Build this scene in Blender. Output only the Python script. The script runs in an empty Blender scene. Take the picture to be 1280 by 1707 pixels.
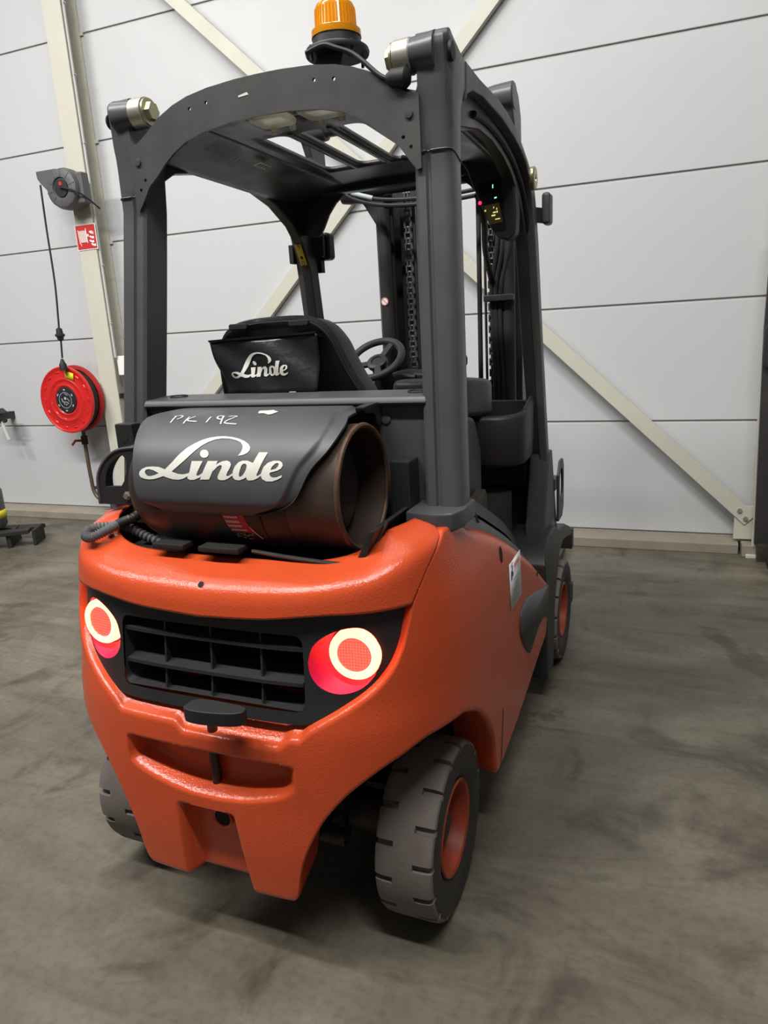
import bpy, bmesh, math, random
from mathutils import Vector, Matrix
from mathutils.geometry import tessellate_polygon
random.seed(7)
scn = bpy.context.scene
COL = scn.collection
R_ = math.radians

# ------------------------------------------------------------------ camera
yaw, pitch, roll, FPX = 0.4013, -0.2517, -0.0582, 1180.3
CAM = Vector((0.9585, -1.4608, 1.4536))
cf = Vector((-math.sin(yaw)*math.cos(pitch), math.cos(yaw)*math.cos(pitch), math.sin(pitch)))
cr = Vector((math.cos(yaw), math.sin(yaw), 0)); cu = cr.cross(cf)
cr, cu = math.cos(roll)*cr + math.sin(roll)*cu, -math.sin(roll)*cr + math.cos(roll)*cu
cam_d = bpy.data.cameras.new('camera'); cam = bpy.data.objects.new('camera', cam_d); COL.objects.link(cam)
cam_d.sensor_fit = 'HORIZONTAL'; cam_d.sensor_width = 36; cam_d.lens = FPX/1280*36
cam_d.clip_start = .02; cam_d.clip_end = 100
cam.matrix_world = Matrix(((cr.x, cu.x, -cf.x, CAM.x), (cr.y, cu.y, -cf.y, CAM.y), (cr.z, cu.z, -cf.z, CAM.z), (0, 0, 0, 1)))
scn.camera = cam

# ------------------------------------------------------------------ world, lamps, exposure
w = bpy.data.worlds.new('hall_air'); scn.world = w; w.use_nodes = True
w.node_tree.nodes['Background'].inputs[0].default_value = (.93, .96, 1.0, 1)
w.node_tree.nodes['Background'].inputs[1].default_value = .135
def area(name, loc, sx, sy, power, rot=(0, 0, 0), col=(1, .97, .93)):
    d = bpy.data.lights.new(name, 'AREA'); d.shape = 'RECTANGLE'; d.size = sx; d.size_y = sy; d.energy = power; d.color = col
    o = bpy.data.objects.new(name, d); COL.objects.link(o); o.location = loc; o.rotation_euler = rot; return o
# rows of LED strips under the roof of the hall, along the wall
TILT = R_(34)      # luminaires tilted towards the wall
for lx, pw in ((-4.6, 165), (-1.6, 150), (1.4, 112)):
    o = area('ceiling_strip_light', (lx, -1.7, 5.6), 2.4, .25, pw, (TILT, 0, 0)); o.data.spread = R_(130)
for lx, pw in ((-3.6, 62), (.3, 52)):
    area('ceiling_strip_light', (lx, .9, 6.2), 3.4, .25, pw)
scn.view_settings.view_transform = 'Standard'; scn.view_settings.look = 'None'
scn.view_settings.gamma = 1; scn.view_settings.use_curve_mapping = False
scn.view_settings.exposure = -.07

# ------------------------------------------------------------------ materials
MATS = {}
def mat(name, col, rough=.5, metal=0., col2=None, nscale=6., namt=.5, bump=0., bscale=200., rvar=0., coat=0., emis=None, estr=0., trans=0., alpha=1., spec=.5, stretch=None, bdist=.002, ior=1.45, detail=6):
    m = bpy.data.materials.new(name); m.use_nodes = True; nt = m.node_tree; b = nt.nodes['Principled BSDF']
    b.inputs['Base Color'].default_value = (*col, 1); b.inputs['Roughness'].default_value = rough; b.inputs['Metallic'].default_value = metal
    b.inputs['Specular IOR Level'].default_value = spec; b.inputs['IOR'].default_value = ior
    if coat: b.inputs['Coat Weight'].default_value = coat; b.inputs['Coat Roughness'].default_value = .15
    if emis: b.inputs['Emission Color'].default_value = (*emis, 1); b.inputs['Emission Strength'].default_value = estr
    if trans: b.inputs['Transmission Weight'].default_value = trans
    if alpha < 1: b.inputs['Alpha'].default_value = alpha
    tc = nt.nodes.new('ShaderNodeTexCoord'); mp = nt.nodes.new('ShaderNodeMapping'); nt.links.new(tc.outputs['Object'], mp.inputs[0])
    if stretch: mp.inputs['Scale'].default_value = stretch
    if col2 or rvar:
        n = nt.nodes.new('ShaderNodeTexNoise'); n.inputs['Scale'].default_value = nscale; n.inputs['Detail'].default_value = detail; n.inputs['Roughness'].default_value = .65
        nt.links.new(mp.outputs[0], n.inputs['Vector'])
        if col2:
            r = nt.nodes.new('ShaderNodeValToRGB'); r.color_ramp.elements[0].position = .5-namt*.5; r.color_ramp.elements[1].position = .5+namt*.5
            r.color_ramp.elements[0].color = (*col, 1); r.color_ramp.elements[1].color = (*col2, 1)
            nt.links.new(n.outputs[0], r.inputs[0]); nt.links.new(r.outputs[0], b.inputs['Base Color'])
        if rvar:
            mr = nt.nodes.new('ShaderNodeMapRange'); mr.inputs[1].default_value = .3; mr.inputs[2].default_value = .7
            mr.inputs[3].default_value = rough-rvar; mr.inputs[4].default_value = rough+rvar
            nt.links.new(n.outputs[0], mr.inputs[0]); nt.links.new(mr.outputs[0], b.inputs['Roughness'])
    if bump:
        n2 = nt.nodes.new('ShaderNodeTexNoise'); n2.inputs['Scale'].default_value = bscale; n2.inputs['Detail'].default_value = 3
        nt.links.new(mp.outputs[0], n2.inputs['Vector'])
        bp = nt.nodes.new('ShaderNodeBump'); bp.inputs['Strength'].default_value = bump; bp.inputs['Distance'].default_value = bdist
        nt.links.new(n2.outputs[0], bp.inputs['Height']); nt.links.new(bp.outputs[0], b.inputs['Normal'])
    MATS[name] = m; return m

mat('orange_cast', (.60, .080, .024), .18, col2=(.55, .071, .021), nscale=9, bump=.6, bscale=230, bdist=.0014, rvar=.05)
mat('orange_panel', (.58, .078, .023), .42, col2=(.55, .07, .02), nscale=7, bump=.2, bscale=260, bdist=.001, rvar=.06)
mat('frame_paint', (.058, .061, .069), .36, col2=(.072, .074, .082), nscale=5, rvar=.08, bump=.08, bscale=120)
mat('dusty_paint', (.052, .054, .059), .42, col2=(.078, .076, .072), nscale=4, namt=.6, rvar=.1, bump=.08, bscale=120)
mat('black_plastic', (.016, .016, .018), .45, col2=(.023, .023, .025), nscale=10, bump=.15, bscale=500, bdist=.0006)
mat('grey_plastic', (.060, .061, .067), .45, col2=(.070, .071, .076), nscale=5, bump=.2, bscale=600, bdist=.0005, rvar=.04)
mat('mast_black', (.022, .022, .023), .38, col2=(.032, .031, .030), nscale=8, rvar=.08)
mat('black_rubber', (.014, .014, .014), .6)
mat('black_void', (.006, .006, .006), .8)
mat('vinyl', (.012, .012, .014), .30, col2=(.018, .018, .02), nscale=8, bump=.45, bscale=18, bdist=.01)
mat('seat_foam', (.016, .016, .017), .45, bump=.2, bscale=300, bdist=.001)
mat('tyre_tread', (.185, .160, .142), .85, col2=(.14, .120, .108), nscale=14, bump=.25, bscale=90)
mat('tyre_wall', (.020, .020, .019), .55, col2=(.035, .032, .03), nscale=12, bump=.2, bscale=60)
mat('rim_orange', (.40, .055, .018), .5, col2=(.22, .034, .013), nscale=20)
mat('dirty_metal', (.03, .028, .026), .6, .3, col2=(.07, .055, .04), nscale=25)
mat('tank_paint', (.022, .016, .016), .45, col2=(.030, .020, .018), nscale=7, rvar=.1, bump=.1, bscale=60)
mat('collar_paint', (.045, .033, .028), .42, .2, col2=(.075, .05, .038), nscale=12)
mat('rusty_rim', (.06, .035, .025), .6, .3, col2=(.16, .085, .05), nscale=22, namt=.5)
mat('zinc', (.48, .46, .38), .38, .85, col2=(.56, .55, .48), nscale=15)
mat('zinc_yellow', (.42, .40, .25), .35, .9, col2=(.55, .52, .36), nscale=18)
mat('steel', (.45, .45, .45), .35, .9)
mat('brass', (.40, .26, .09), .4, .9)
mat('dark_steel', (.04, .04, .042), .45, .5, col2=(.06, .055, .05), nscale=18)
mat('chain_steel', (.11, .105, .10), .5, .6)
mat('print_white', (.70, .70, .64), .45, col2=(.60, .60, .53), nscale=25)
mat('paint_pen', (.55, .55, .54), .6)
mat('amber', (1.0, .40, .01), .12, trans=.5)
mat('clear_plastic', (.95, .93, .80), .40, col2=(.90, .87, .72), nscale=25, trans=.75, ior=1.25)
mat('lamp_ring', (.9, .3, .2), .3, emis=(1.0, .098, .055), estr=13)
mat('lamp_core', (.8, .1, .1), .3, emis=(1.0, .07, .13), estr=1.0)
mat('lamp_grid', (.6, .06, .06), .3, emis=(1.0, .50, .10), estr=.45)
mat('lamp_bowl', (.36, .002, .06), .5)
mat('white_panel', (.545, .558, .572), .45, col2=(.50, .512, .525), nscale=1.3, namt=.9, rvar=.06, bump=.03, bscale=40)
mat('joint_grey', (.50, .50, .49), .7)
mat('cream_paint', (.56, .555, .48), .42, col2=(.52, .51, .43), nscale=4, rvar=.05)
mat('kerb_concrete', (.30, .265, .21), .85, col2=(.22, .20, .16), nscale=7, bump=.4, bscale=40, bdist=.004)
mat('reel_red', (.60, .018, .016), .30, coat=.3, col2=(.52, .015, .014), nscale=6)
mat('reel_dark_red', (.34, .02, .02), .4)
mat('sign_red', (.50, .03, .03), .45)
mat('white', (.80, .80, .78), .5)
mat('sticker_white', (.70, .70, .68), .45)
mat('sticker_yellow', (.85, .72, .03), .5)
mat('label_yellow', (.40, .30, .02), .5)
mat('label_red', (.40, .03, .05), .5)
mat('ink_blue', (.03, .05, .30), .5)
mat('ink_red', (.55, .12, .12), .5)
mat('ink_grey', (.35, .40, .44), .5)
mat('reel_grey', (.10, .10, .105), .5, col2=(.085, .085, .088), nscale=10)
mat('pvc', (.62, .60, .48), .5)
mat('galv_pipe', (.20, .15, .10), .45, .6, col2=(.14, .10, .07), nscale=20)
mat('hose_grey', (.13, .13, .13), .55)
mat('mat_floor', (.045, .038, .032), .8, col2=(.08, .065, .05), nscale=9, bump=.3, bscale=60)
mat('display_glass', (.004, .004, .004), .15)
mat('led_red', (.5, .02, .06), .4, emis=(1, .02, .12), estr=2.5)
mat('led_green', (.2, .6, .3), .4, emis=(.35, 1, .5), estr=1.6)
mat('led_amber', (.6, .5, .2), .4, emis=(1, .8, .35), estr=.9)
mat('screen_back', (.02, .016, .004), .3, emis=(.05, .04, .008), estr=.4)
mat('orange_shade', (.5, .065, .02), .5)

# concrete floor
m = bpy.data.materials.new('concrete_floor'); m.use_nodes = True; nt = m.node_tree; b = nt.nodes['Principled BSDF']; MATS['concrete_floor'] = m
tc = nt.nodes.new('ShaderNodeTexCoord')
def noise(scale, detail, rough=.6, dist=0., sc=None):
    n = nt.nodes.new('ShaderNodeTexNoise'); n.inputs['Scale'].default_value = scale; n.inputs['Detail'].default_value = detail
    n.inputs['Roughness'].default_value = rough; n.inputs['Distortion'].default_value = dist
    if sc:
        mp = nt.nodes.new('ShaderNodeMapping'); mp.inputs['Scale'].default_value = sc; mp.inputs['Rotation'].default_value = (0, 0, .5)
        nt.links.new(tc.outputs['Object'], mp.inputs[0]); nt.links.new(mp.outputs[0], n.inputs['Vector'])
    else: nt.links.new(tc.outputs['Object'], n.inputs['Vector'])
    return n
def ramp(src, stops):
    r = nt.nodes.new('ShaderNodeValToRGB'); e = r.color_ramp.elements
    while len(e) < len(stops): e.new(.5)
    for q, (p, c) in zip(e, stops): q.position = p; q.color = (*c, 1)
    nt.links.new(src.outputs[0], r.inputs[0]); return r
def mix(a, bb, fac, mode='MIX'):
    x = nt.nodes.new('ShaderNodeMix'); x.data_type = 'RGBA'; x.blend_type = mode
    if isinstance(fac, float): x.inputs[0].default_value = fac
    else: nt.links.new(fac.outputs[0], x.inputs[0])
    nt.links.new(a.outputs[2 if a.bl_idname == 'ShaderNodeMix' else 0], x.inputs[6]); nt.links.new(bb.outputs[2 if bb.bl_idname == 'ShaderNodeMix' else 0], x.inputs[7]); return x
base = ramp(noise(.9, 8, .62, .6), [(.30, (.080, .071, .053)), (.5, (.135, .121, .092)), (.72, (.215, .196, .153))])
streak = ramp(noise(3.0, 7, .7, 1.2, (.35, 1.6, 1)), [(.38, (1, 1, 1)), (.54, (.82, .80, .78)), (.70, (.54, .52, .50))])
speck = ramp(noise(38, 3, .6), [(.32, (.82, .82, .82)), (.55, (1, 1, 1))])
stain = ramp(noise(1.7, 5, .6, 2.0), [(.52, (1, 1, 1)), (.64, (.58, .56, .54))])
c1 = mix(base, streak, 1.0, 'MULTIPLY'); c2 = mix(c1, speck, 1.0, 'MULTIPLY'); c3 = mix(c2, stain, 1.0, 'MULTIPLY')
nt.links.new(c3.outputs[2], b.inputs['Base Color'])
rr = ramp(noise(2.2, 6, .6, .5), [(.35, (.38, .38, .38)), (.65, (.58, .58, .58))]); nt.links.new(rr.outputs[0], b.inputs['Roughness'])
bp = nt.nodes.new('ShaderNodeBump'); bp.inputs['Strength'].default_value = .12; bp.inputs['Distance'].default_value = .003
nt.links.new(noise(30, 6, .7).outputs[0], bp.inputs['Height']); nt.links.new(bp.outputs[0], b.inputs['Normal'])

# ------------------------------------------------------------------ geometry helpers
WL = {}           # world origin of every object made here
def lerp_knots(kn, x):
    if x <= kn[0][0]: return kn[0][1]
    for (a, va), (c, vc) in zip(kn, kn[1:]):
        if x <= c: return va + (vc-va)*(x-a)/(c-a) if c > a else vc
    return kn[-1][1]
def smooth_knots(kn, x):
    if x <= kn[0][0]: return kn[0][1]
    n = len(kn)
    for i in range(n-1):
        if x <= kn[i+1][0]:
            x0, y0 = kn[i]; x1, y1 = kn[i+1]; h = x1-x0
            if h <= 0: return y1
            d = (y1-y0)/h
            def slope(j):
                if j <= 0 or j >= n-1: return d if n == 2 else 0 if j <= 0 and False else (kn[min(j+1, n-1)][1]-kn[max(j-1, 0)][1])/(kn[min(j+1, n-1)][0]-kn[max(j-1, 0)][0])
                a = (kn[j][1]-kn[j-1][1])/max(1e-9, kn[j][0]-kn[j-1][0]); c = (kn[j+1][1]-kn[j][1])/max(1e-9, kn[j+1][0]-kn[j][0])
                return 0 if a*c <= 0 else 2*a*c/(a+c)
            m0, m1 = slope(i), slope(i+1); t = (x-x0)/h
            return (2*t**3-3*t**2+1)*y0 + (t**3-2*t**2+t)*h*m0 + (-2*t**3+3*t**2)*y1 + (t**3-t**2)*h*m1
    return kn[-1][1]
def sstep(a, c, x):
    t = max(0., min(1., (x-a)/(c-a))); return t*t*(3-2*t)

class G:
    def __init__(s): s.v = []; s.f = []; s.m = []
    def add(s, v, f, mi=0):
        o = len(s.v); s.v += [Vector(p) for p in v]; s.f += [tuple(i+o for i in q) for q in f]; s.m += [mi]*len(f); return s
    def box(s, c, d, rot=None, mi=0):
        c = Vector(c); x, y, z = (t/2 for t in d)
        v = [Vector((a, b_, e)) for a in (-x, x) for b_ in (-y, y) for e in (-z, z)]
        if rot is not None: v = [rot @ p for p in v]
        return s.add([p+c for p in v], [(0, 1, 3, 2), (4, 6, 7, 5), (0, 4, 5, 1), (2, 3, 7, 6), (0, 2, 6, 4), (1, 5, 7, 3)], mi)
    def bar(s, a, b_, wd, ht, up=(0, 0, 1), mi=0):
        a, b_ = Vector(a), Vector(b_); d = (b_-a); L = d.length; d.normalize(); side = d.cross(Vector(up)).normalized(); u2 = side.cross(d)
        return s.box((a+b_)/2, (wd, L, ht), Matrix((side, d, u2)).transposed(), mi)
    def prism(s, poly, ax, a, b_, holes=(), mi=0, fn=None):
        loops = [list(poly)] + [list(h) for h in holes]
        def P(p, t): return Vector((t, p[0], p[1])) if ax == 'x' else Vector((p[0], t, p[1])) if ax == 'y' else Vector((p[0], p[1], t))
        tri = tessellate_polygon([[Vector((p[0], p[1], 0)) for p in l] for l in loops])
        flat = [p for l in loops for p in l]; n = len(flat)
        v = [P(p, a) for p in flat] + [P(p, b_) for p in flat]
        f = [t for t in tri] + [tuple(i+n for i in reversed(t)) for t in tri]; o = 0
        for l in loops:
            k = len(l)
            for i in range(k): f.append((o+i, o+(i+1) % k, n+o+(i+1) % k, n+o+i))
            o += k
        if fn: v = [fn(p) for p in v]
        return s.add(v, f, mi)
    def tube(s, path, r, n=10, closed=False, cap=True, mi=0):
        path = [Vector(p) for p in path]; k = len(path); rr = r if isinstance(r, (list, tuple)) else [r]*k
        prev = None; rings = []
        for i, p in enumerate(path):
            if closed: t = path[(i+1) % k]-path[i-1]
            else: t = path[min(i+1, k-1)]-path[max(i-1, 0)]
            t = t.normalized() if t.length > 1e-9 else Vector((0, 0, 1))
            if prev is None: a = t.cross(Vector((0, 0, 1)) if abs(t.z) < .9 else Vector((1, 0, 0))).normalized()
            else: a = (prev - t*prev.dot(t)).normalized()
            prev = a; c = t.cross(a)
            rings.append([p + rr[i]*(math.cos(2*math.pi*j/n)*a + math.sin(2*math.pi*j/n)*c) for j in range(n)])
        v = [q for ring in rings for q in ring]; f = []
        for i in range(k if closed else k-1):
            i2 = (i+1) % k
            for j in range(n): f.append((i*n+j, i*n+(j+1) % n, i2*n+(j+1) % n, i2*n+j))
        if cap and not closed: f.append(tuple(range(n-1, -1, -1))); f.append(tuple((k-1)*n+j for j in range(n)))
        return s.add(v, f, mi)
    def lathe(s, prof, c, axis=(0, 0, 1), n=32, mi=0, cap=True):
        c = Vector(c); ax = Vector(axis).normalized(); a = ax.cross(Vector((0, 0, 1)) if abs(ax.z) < .9 else Vector((1, 0, 0))).normalized(); d = ax.cross(a)
        v = []; f = []; k = len(prof)
        for t, r in prof:
            for j in range(n): v.append(c + ax*t + r*(math.cos(2*math.pi*j/n)*a + math.sin(2*math.pi*j/n)*d))
        for i in range(k-1):
            for j in range(n): f.append((i*n+j, i*n+(j+1) % n, (i+1)*n+(j+1) % n, (i+1)*n+j))
        if cap:
            if prof[0][1] > 1e-6: f.append(tuple(range(n-1, -1, -1)))
            if prof[-1][1] > 1e-6: f.append(tuple((k-1)*n+j for j in range(n)))
        return s.add(v, f, mi)
    def grid(s, rows, mi=0, flip=False):
        n = len(rows[0]); v = [p for r in rows for p in r]; f = []
        for i in range(len(rows)-1):
            for j in range(n-1):
                q = (i*n+j, i*n+j+1, (i+1)*n+j+1, (i+1)*n+j); f.append(tuple(reversed(q)) if flip else q)
        return s.add(v, f, mi)
    def ribbon(s, pts, wd, fn, mi=0):
        """flat pen stroke; pts in 2-D, fn maps (a, b) to 3-D"""
        pts = [Vector((p[0], p[1])) for p in pts]; L = []; Rr = []
        for i, p in enumerate(pts):
            t = pts[min(i+1, len(pts)-1)]-pts[max(i-1, 0)]; t = t.normalized() if t.length > 0 else Vector((1, 0)); nn = Vector((-t.y, t.x))*wd/2
            L.append(fn(*(p+nn))); Rr.append(fn(*(p-nn)))
        return s.grid([L, Rr], mi)
    def flat(s, poly, holes, fn, mi=0):
        loops = [poly] + [h for h in holes if h]
        tri = tessellate_polygon([[Vector((p[0], p[1], 0)) for p in l] for l in loops])
        return s.add([fn(*p) for l in loops for p in l], [tuple(t) for t in tri], mi)
    def mirror(s):
        g = G(); g.add([(-p.x, p.y, p.z) for p in s.v], [tuple(reversed(q)) for q in s.f]); g.m = list(s.m); return g
    def obj(s, name, mats, parent=None, bevel=0., seg=2, angle=38, weld=True, solid=0., recalc=True, label=None, smooth=True, kind=None, bang=30):
        bm = bmesh.new(); vs = [bm.verts.new(p) for p in s.v]
        for q, mi in zip(s.f, s.m):
            if len(set(q)) < 3: continue
            try: fc = bm.faces.new([vs[i] for i in q]); fc.material_index = mi
            except ValueError: pass
        if weld: bmesh.ops.remove_doubles(bm, verts=bm.verts, dist=1e-5)
        if recalc: bmesh.ops.recalc_face_normals(bm, faces=bm.faces)
        if bevel:
            bmesh.ops.dissolve_limit(bm, angle_limit=.01, verts=bm.verts, edges=bm.edges)
            es = [e for e in bm.edges if len(e.link_faces) == 2 and e.calc_face_angle(0) > R_(bang)]
            bmesh.ops.bevel(bm, geom=es, offset=bevel, segments=seg, affect='EDGES', profile=.5, clamp_overlap=True)
        if smooth:
            for fc in bm.faces: fc.smooth = True
            for e in bm.edges:
                if len(e.link_faces) == 2 and e.calc_face_angle(0) > R_(angle): e.smooth = False
        xs = [v.co.x for v in bm.verts]; ys = [v.co.y for v in bm.verts]; zs = [v.co.z for v in bm.verts]
        org = Vector(((min(xs)+max(xs))/2, (min(ys)+max(ys))/2, min(zs)))
        bmesh.ops.translate(bm, verts=bm.verts, vec=-org)
        me = bpy.data.meshes.new(name); bm.to_mesh(me); bm.free()
        for mn in (mats if isinstance(mats, (list, tuple)) else [mats]): me.materials.append(MATS[mn])
        o = bpy.data.objects.new(name, me); COL.objects.link(o)
        WL[o.name] = org
        if parent is not None: o.parent = parent; o.location = org - WL[parent.name]
        else: o.location = org
        if bevel:
            wm = o.modifiers.new('weighted', 'WEIGHTED_NORMAL'); wm.keep_sharp = True; wm.weight = 80
        if solid:
            md = o.modifiers.new('solid', 'SOLIDIFY'); md.thickness = abs(solid); md.offset = -1 if solid > 0 else 1
        if label: o['label'] = label
        if kind: o['kind'] = kind
        return o
def thing(name, loc, label, cat, group=None):
    o = bpy.data.objects.new(name, None); COL.objects.link(o); o.location = loc; o.empty_display_size = .1; WL[o.name] = Vector(loc)
    o['label'] = label; o['category'] = cat
    if group: o['group'] = group
    return o
def tag(o, label, cat, group=None):
    o['label'] = label; o['category'] = cat
    if group: o['group'] = group
    return o
def struct(o, label=None):
    o['kind'] = 'structure'
    if label: o['label'] = label
    return o
def both(g): return [g, g.mirror()]
def arc(c, r, a0, a1, n): return [(c[0]+r*math.cos(a0+(a1-a0)*i/n), c[1]+r*math.sin(a0+(a1-a0)*i/n)) for i in range(n+1)]
def rrect(x0, y0, x1, y1, r, n=4):
    p = []
    for cx, cy, a in ((x1-r, y0+r, -90), (x1-r, y1-r, 0), (x0+r, y1-r, 90), (x0+r, y0+r, 180)): p += arc((cx, cy), r, R_(a), R_(a+90), n)
    return p
def ellipse(cx, cy, rx, ry, n=20): return [(cx+rx*math.cos(2*math.pi*i/n), cy+ry*math.sin(2*math.pi*i/n)) for i in range(n)]
def spline(pts, n=6):
    """Catmull-Rom through points (any dimension)"""
    P = [Vector(p) for p in pts]; out = []
    for i in range(len(P)-1):
        p0, p1, p2, p3 = P[max(i-1, 0)], P[i], P[i+1], P[min(i+2, len(P)-1)]
        for k in range(n):
            t = k/n; out.append(.5*((2*p1)+(p2-p0)*t+(2*p0-5*p1+4*p2-p3)*t*t+(3*p1-p0-3*p2+p3)*t**3))
    return out+[P[-1]]
def lerp(a, b_, t): return Vector(a)+(Vector(b_)-Vector(a))*t
LOGO=[([(-0.1123, 0.3567), (-0.0956, 0.3403), (-0.0795, 0.3204), (-0.0638, 0.3043), (-0.0474, 0.2925), (-0.0306, 0.2829), (-0.0129, 0.2763), (0.006, 0.2729), (0.0259, 0.2721), (0.0468, 0.2742), (0.0653, 0.2788), (0.0826, 0.2853), (0.0951, 0.2929), (0.1026, 0.3009), (0.1034, 0.3087), (0.0987, 0.3149), (0.0903, 0.3195), (0.077, 0.3221), (0.0822, 0.3136), (0.0841, 0.3059), (0.0817, 0.2963), (0.0741, 0.2888), (0.0604, 0.283), (0.0422, 0.2789), (0.0217, 0.278), (0.003, 0.2817), (-0.0114, 0.2881), (-0.0248, 0.2973), (-0.035, 0.3072), (-0.0455, 0.3177), (-0.0562, 0.3292), (-0.0676, 0.3398), (-0.0797, 0.3502), (-0.094, 0.3621), (-0.1057, 0.371)], None), ([(-0.1124, 0.3561), (-0.1291, 0.3512), (-0.1473, 0.3504), (-0.1651, 0.3519), (-0.1773, 0.3566), (-0.1838, 0.3632), (-0.1844, 0.37), (-0.1794, 0.3757), (-0.1683, 0.3792), (-0.1538, 0.3802), (-0.1393, 0.3787), (-0.1251, 0.3749), (-0.1145, 0.3717), (-0.1062, 0.3638)], [(-0.1661, 0.3584), (-0.1572, 0.3565), (-0.1442, 0.3591), (-0.1282, 0.3652), (-0.1397, 0.3698), (-0.1504, 0.3723), (-0.1594, 0.3723), (-0.1651, 0.368), (-0.1681, 0.3629)]), ([(-0.1226, 0.3598), (-0.1072, 0.3551), (-0.0906, 0.3614), (-0.0762, 0.3654), (-0.0622, 0.3665), (-0.0519, 0.3648), (-0.0435, 0.3624), (-0.0464, 0.3695), (-0.0599, 0.3761), (-0.072, 0.3787), (-0.0878, 0.3782), (-0.1019, 0.3754), (-0.1145, 0.3717)], None), ([(-0.0006, 0.3181), (-0.0005, 0.3218), (-0.0021, 0.3249), (-0.0053, 0.3271), (-0.0095, 0.3278), (-0.0141, 0.3272), (-0.0184, 0.3252), (-0.0217, 0.3221), (-0.0237, 0.3184), (-0.0239, 0.3146), (-0.0224, 0.3113), (-0.0194, 0.3091), (-0.0152, 0.3083), (-0.0105, 0.309), (-0.0061, 0.3111), (-0.0026, 0.3143)], None), ([(-0.0415, 0.3358), (-0.0119, 0.3353), (-0.023, 0.3619), (-0.0243, 0.3676), (-0.0208, 0.3689), (-0.0158, 0.3668), (-0.0078, 0.3616), (-0.0051, 0.3649), (-0.0155, 0.3724), (-0.0289, 0.3775), (-0.0409, 0.3784), (-0.0478, 0.3752), (-0.0481, 0.3696), (-0.0437, 0.3609)], None), ([(0.0016, 0.335), (0.0282, 0.3346), (0.01, 0.3762), (-0.0143, 0.3769)], None), ([(0.0176, 0.3497), (0.0278, 0.3409), (0.0399, 0.335), (0.0511, 0.3333), (0.0599, 0.3361), (0.0636, 0.3417), (0.0621, 0.3488), (0.0563, 0.3601), (0.0542, 0.3657), (0.0576, 0.3675), (0.0624, 0.366), (0.0701, 0.3612), (0.0729, 0.3639), (0.0627, 0.371), (0.0514, 0.3762), (0.0399, 0.3771), (0.0332, 0.3745), (0.032, 0.369), (0.0356, 0.3606), (0.0408, 0.3492), (0.0401, 0.3444), (0.0356, 0.3437), (0.0289, 0.3472), (0.0202, 0.3567)], None), ([(0.0705, 0.3653), (0.0703, 0.357), (0.074, 0.3458), (0.0813, 0.3371), (0.0917, 0.3326), (0.1046, 0.3327), (0.1199, 0.3378), (0.1219, 0.3504), (0.1138, 0.3642), (0.0984, 0.3728), (0.0873, 0.3761), (0.0775, 0.3747), (0.0724, 0.3707)], [(0.0947, 0.3397), (0.1011, 0.3396), (0.1043, 0.3438), (0.1032, 0.3535), (0.0978, 0.3633), (0.0917, 0.3681), (0.0878, 0.3676), (0.0865, 0.3635), (0.0881, 0.3538), (0.0906, 0.344)]), ([(0.1286, 0.313), (0.1506, 0.3127), (0.1311, 0.3625), (0.1313, 0.3652), (0.1345, 0.3651), (0.142, 0.3603), (0.1444, 0.363), (0.1333, 0.3706), (0.1224, 0.3749), (0.1113, 0.3757), (0.1064, 0.3726), (0.1061, 0.3672), (0.1088, 0.3616)], None), ([(0.1424, 0.3663), (0.1421, 0.3581), (0.1465, 0.3457), (0.1559, 0.3363), (0.169, 0.3316), (0.1829, 0.3316), (0.1903, 0.3352), (0.193, 0.342), (0.1896, 0.3484), (0.1801, 0.3532), (0.1636, 0.3576), (0.163, 0.3617), (0.1658, 0.3657), (0.1721, 0.3677), (0.1798, 0.3672), (0.1933, 0.3623), (0.1927, 0.3669), (0.1817, 0.3725), (0.1695, 0.3763), (0.1555, 0.3762), (0.1459, 0.3721)], [(0.1645, 0.3522), (0.1667, 0.3453), (0.1733, 0.3383), (0.1791, 0.3362), (0.1828, 0.3381), (0.1819, 0.3436), (0.1765, 0.3492)])]
HAND=[[(-0.1527, 0.2236), (-0.163, 0.1858)], [(-0.1671, 0.1878), (-0.1586, 0.1791), (-0.1463, 0.183), (-0.1407, 0.1958), (-0.1469, 0.2053)], [(-0.1133, 0.2279), (-0.1202, 0.1908)], [(-0.1044, 0.1873), (-0.1125, 0.2115), (-0.0816, 0.2182)], [(-0.0514, 0.2227), (-0.0576, 0.1922)], [(-0.0253, 0.1862), (-0.0386, 0.1859), (-0.034, 0.201), (-0.0178, 0.2072), (-0.0267, 0.1841), (-0.0075, 0.2302)], [(-0.0098, 0.1895), (0.0132, 0.1901), (-0.0012, 0.2231), (0.0354, 0.2304)]]
PATCH=[(0.0524, 0.1616), (0.0251, 0.1122), (0.0464, 0.1067), (0.0551, 0.0976), (0.0906, 0.1342), (0.0963, 0.1724), (0.0899, 0.1786), (0.0702, 0.1627)]

# ================================================================== THE SETTING
WA, WY = .0249, 3.25
we = Vector((math.cos(WA), math.sin(WA), 0)); wn = Vector((math.sin(WA), -math.cos(WA), 0))
def W(s, d, z): return Vector((0, WY, 0)) + we*s + wn*d + Vector((0, 0, z))
WROT = Matrix((we, -wn, Vector((0, 0, 1)))).transposed()
def wbox(g, s0, s1, d0, d1, z0, z1, mi=0): return g.box(W((s0+s1)/2, (d0+d1)/2, (z0+z1)/2), (s1-s0, abs(d1-d0), z1-z0), WROT, mi)

g = G(); g.add([(-16, -9, 0), (12, -9, 0), (12, 4.2, 0), (-16, 4.2, 0)], [(0, 1, 2, 3)])
struct(g.obj('floor', 'concrete_floor', recalc=False), 'grey stained concrete floor of the hall')

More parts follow.
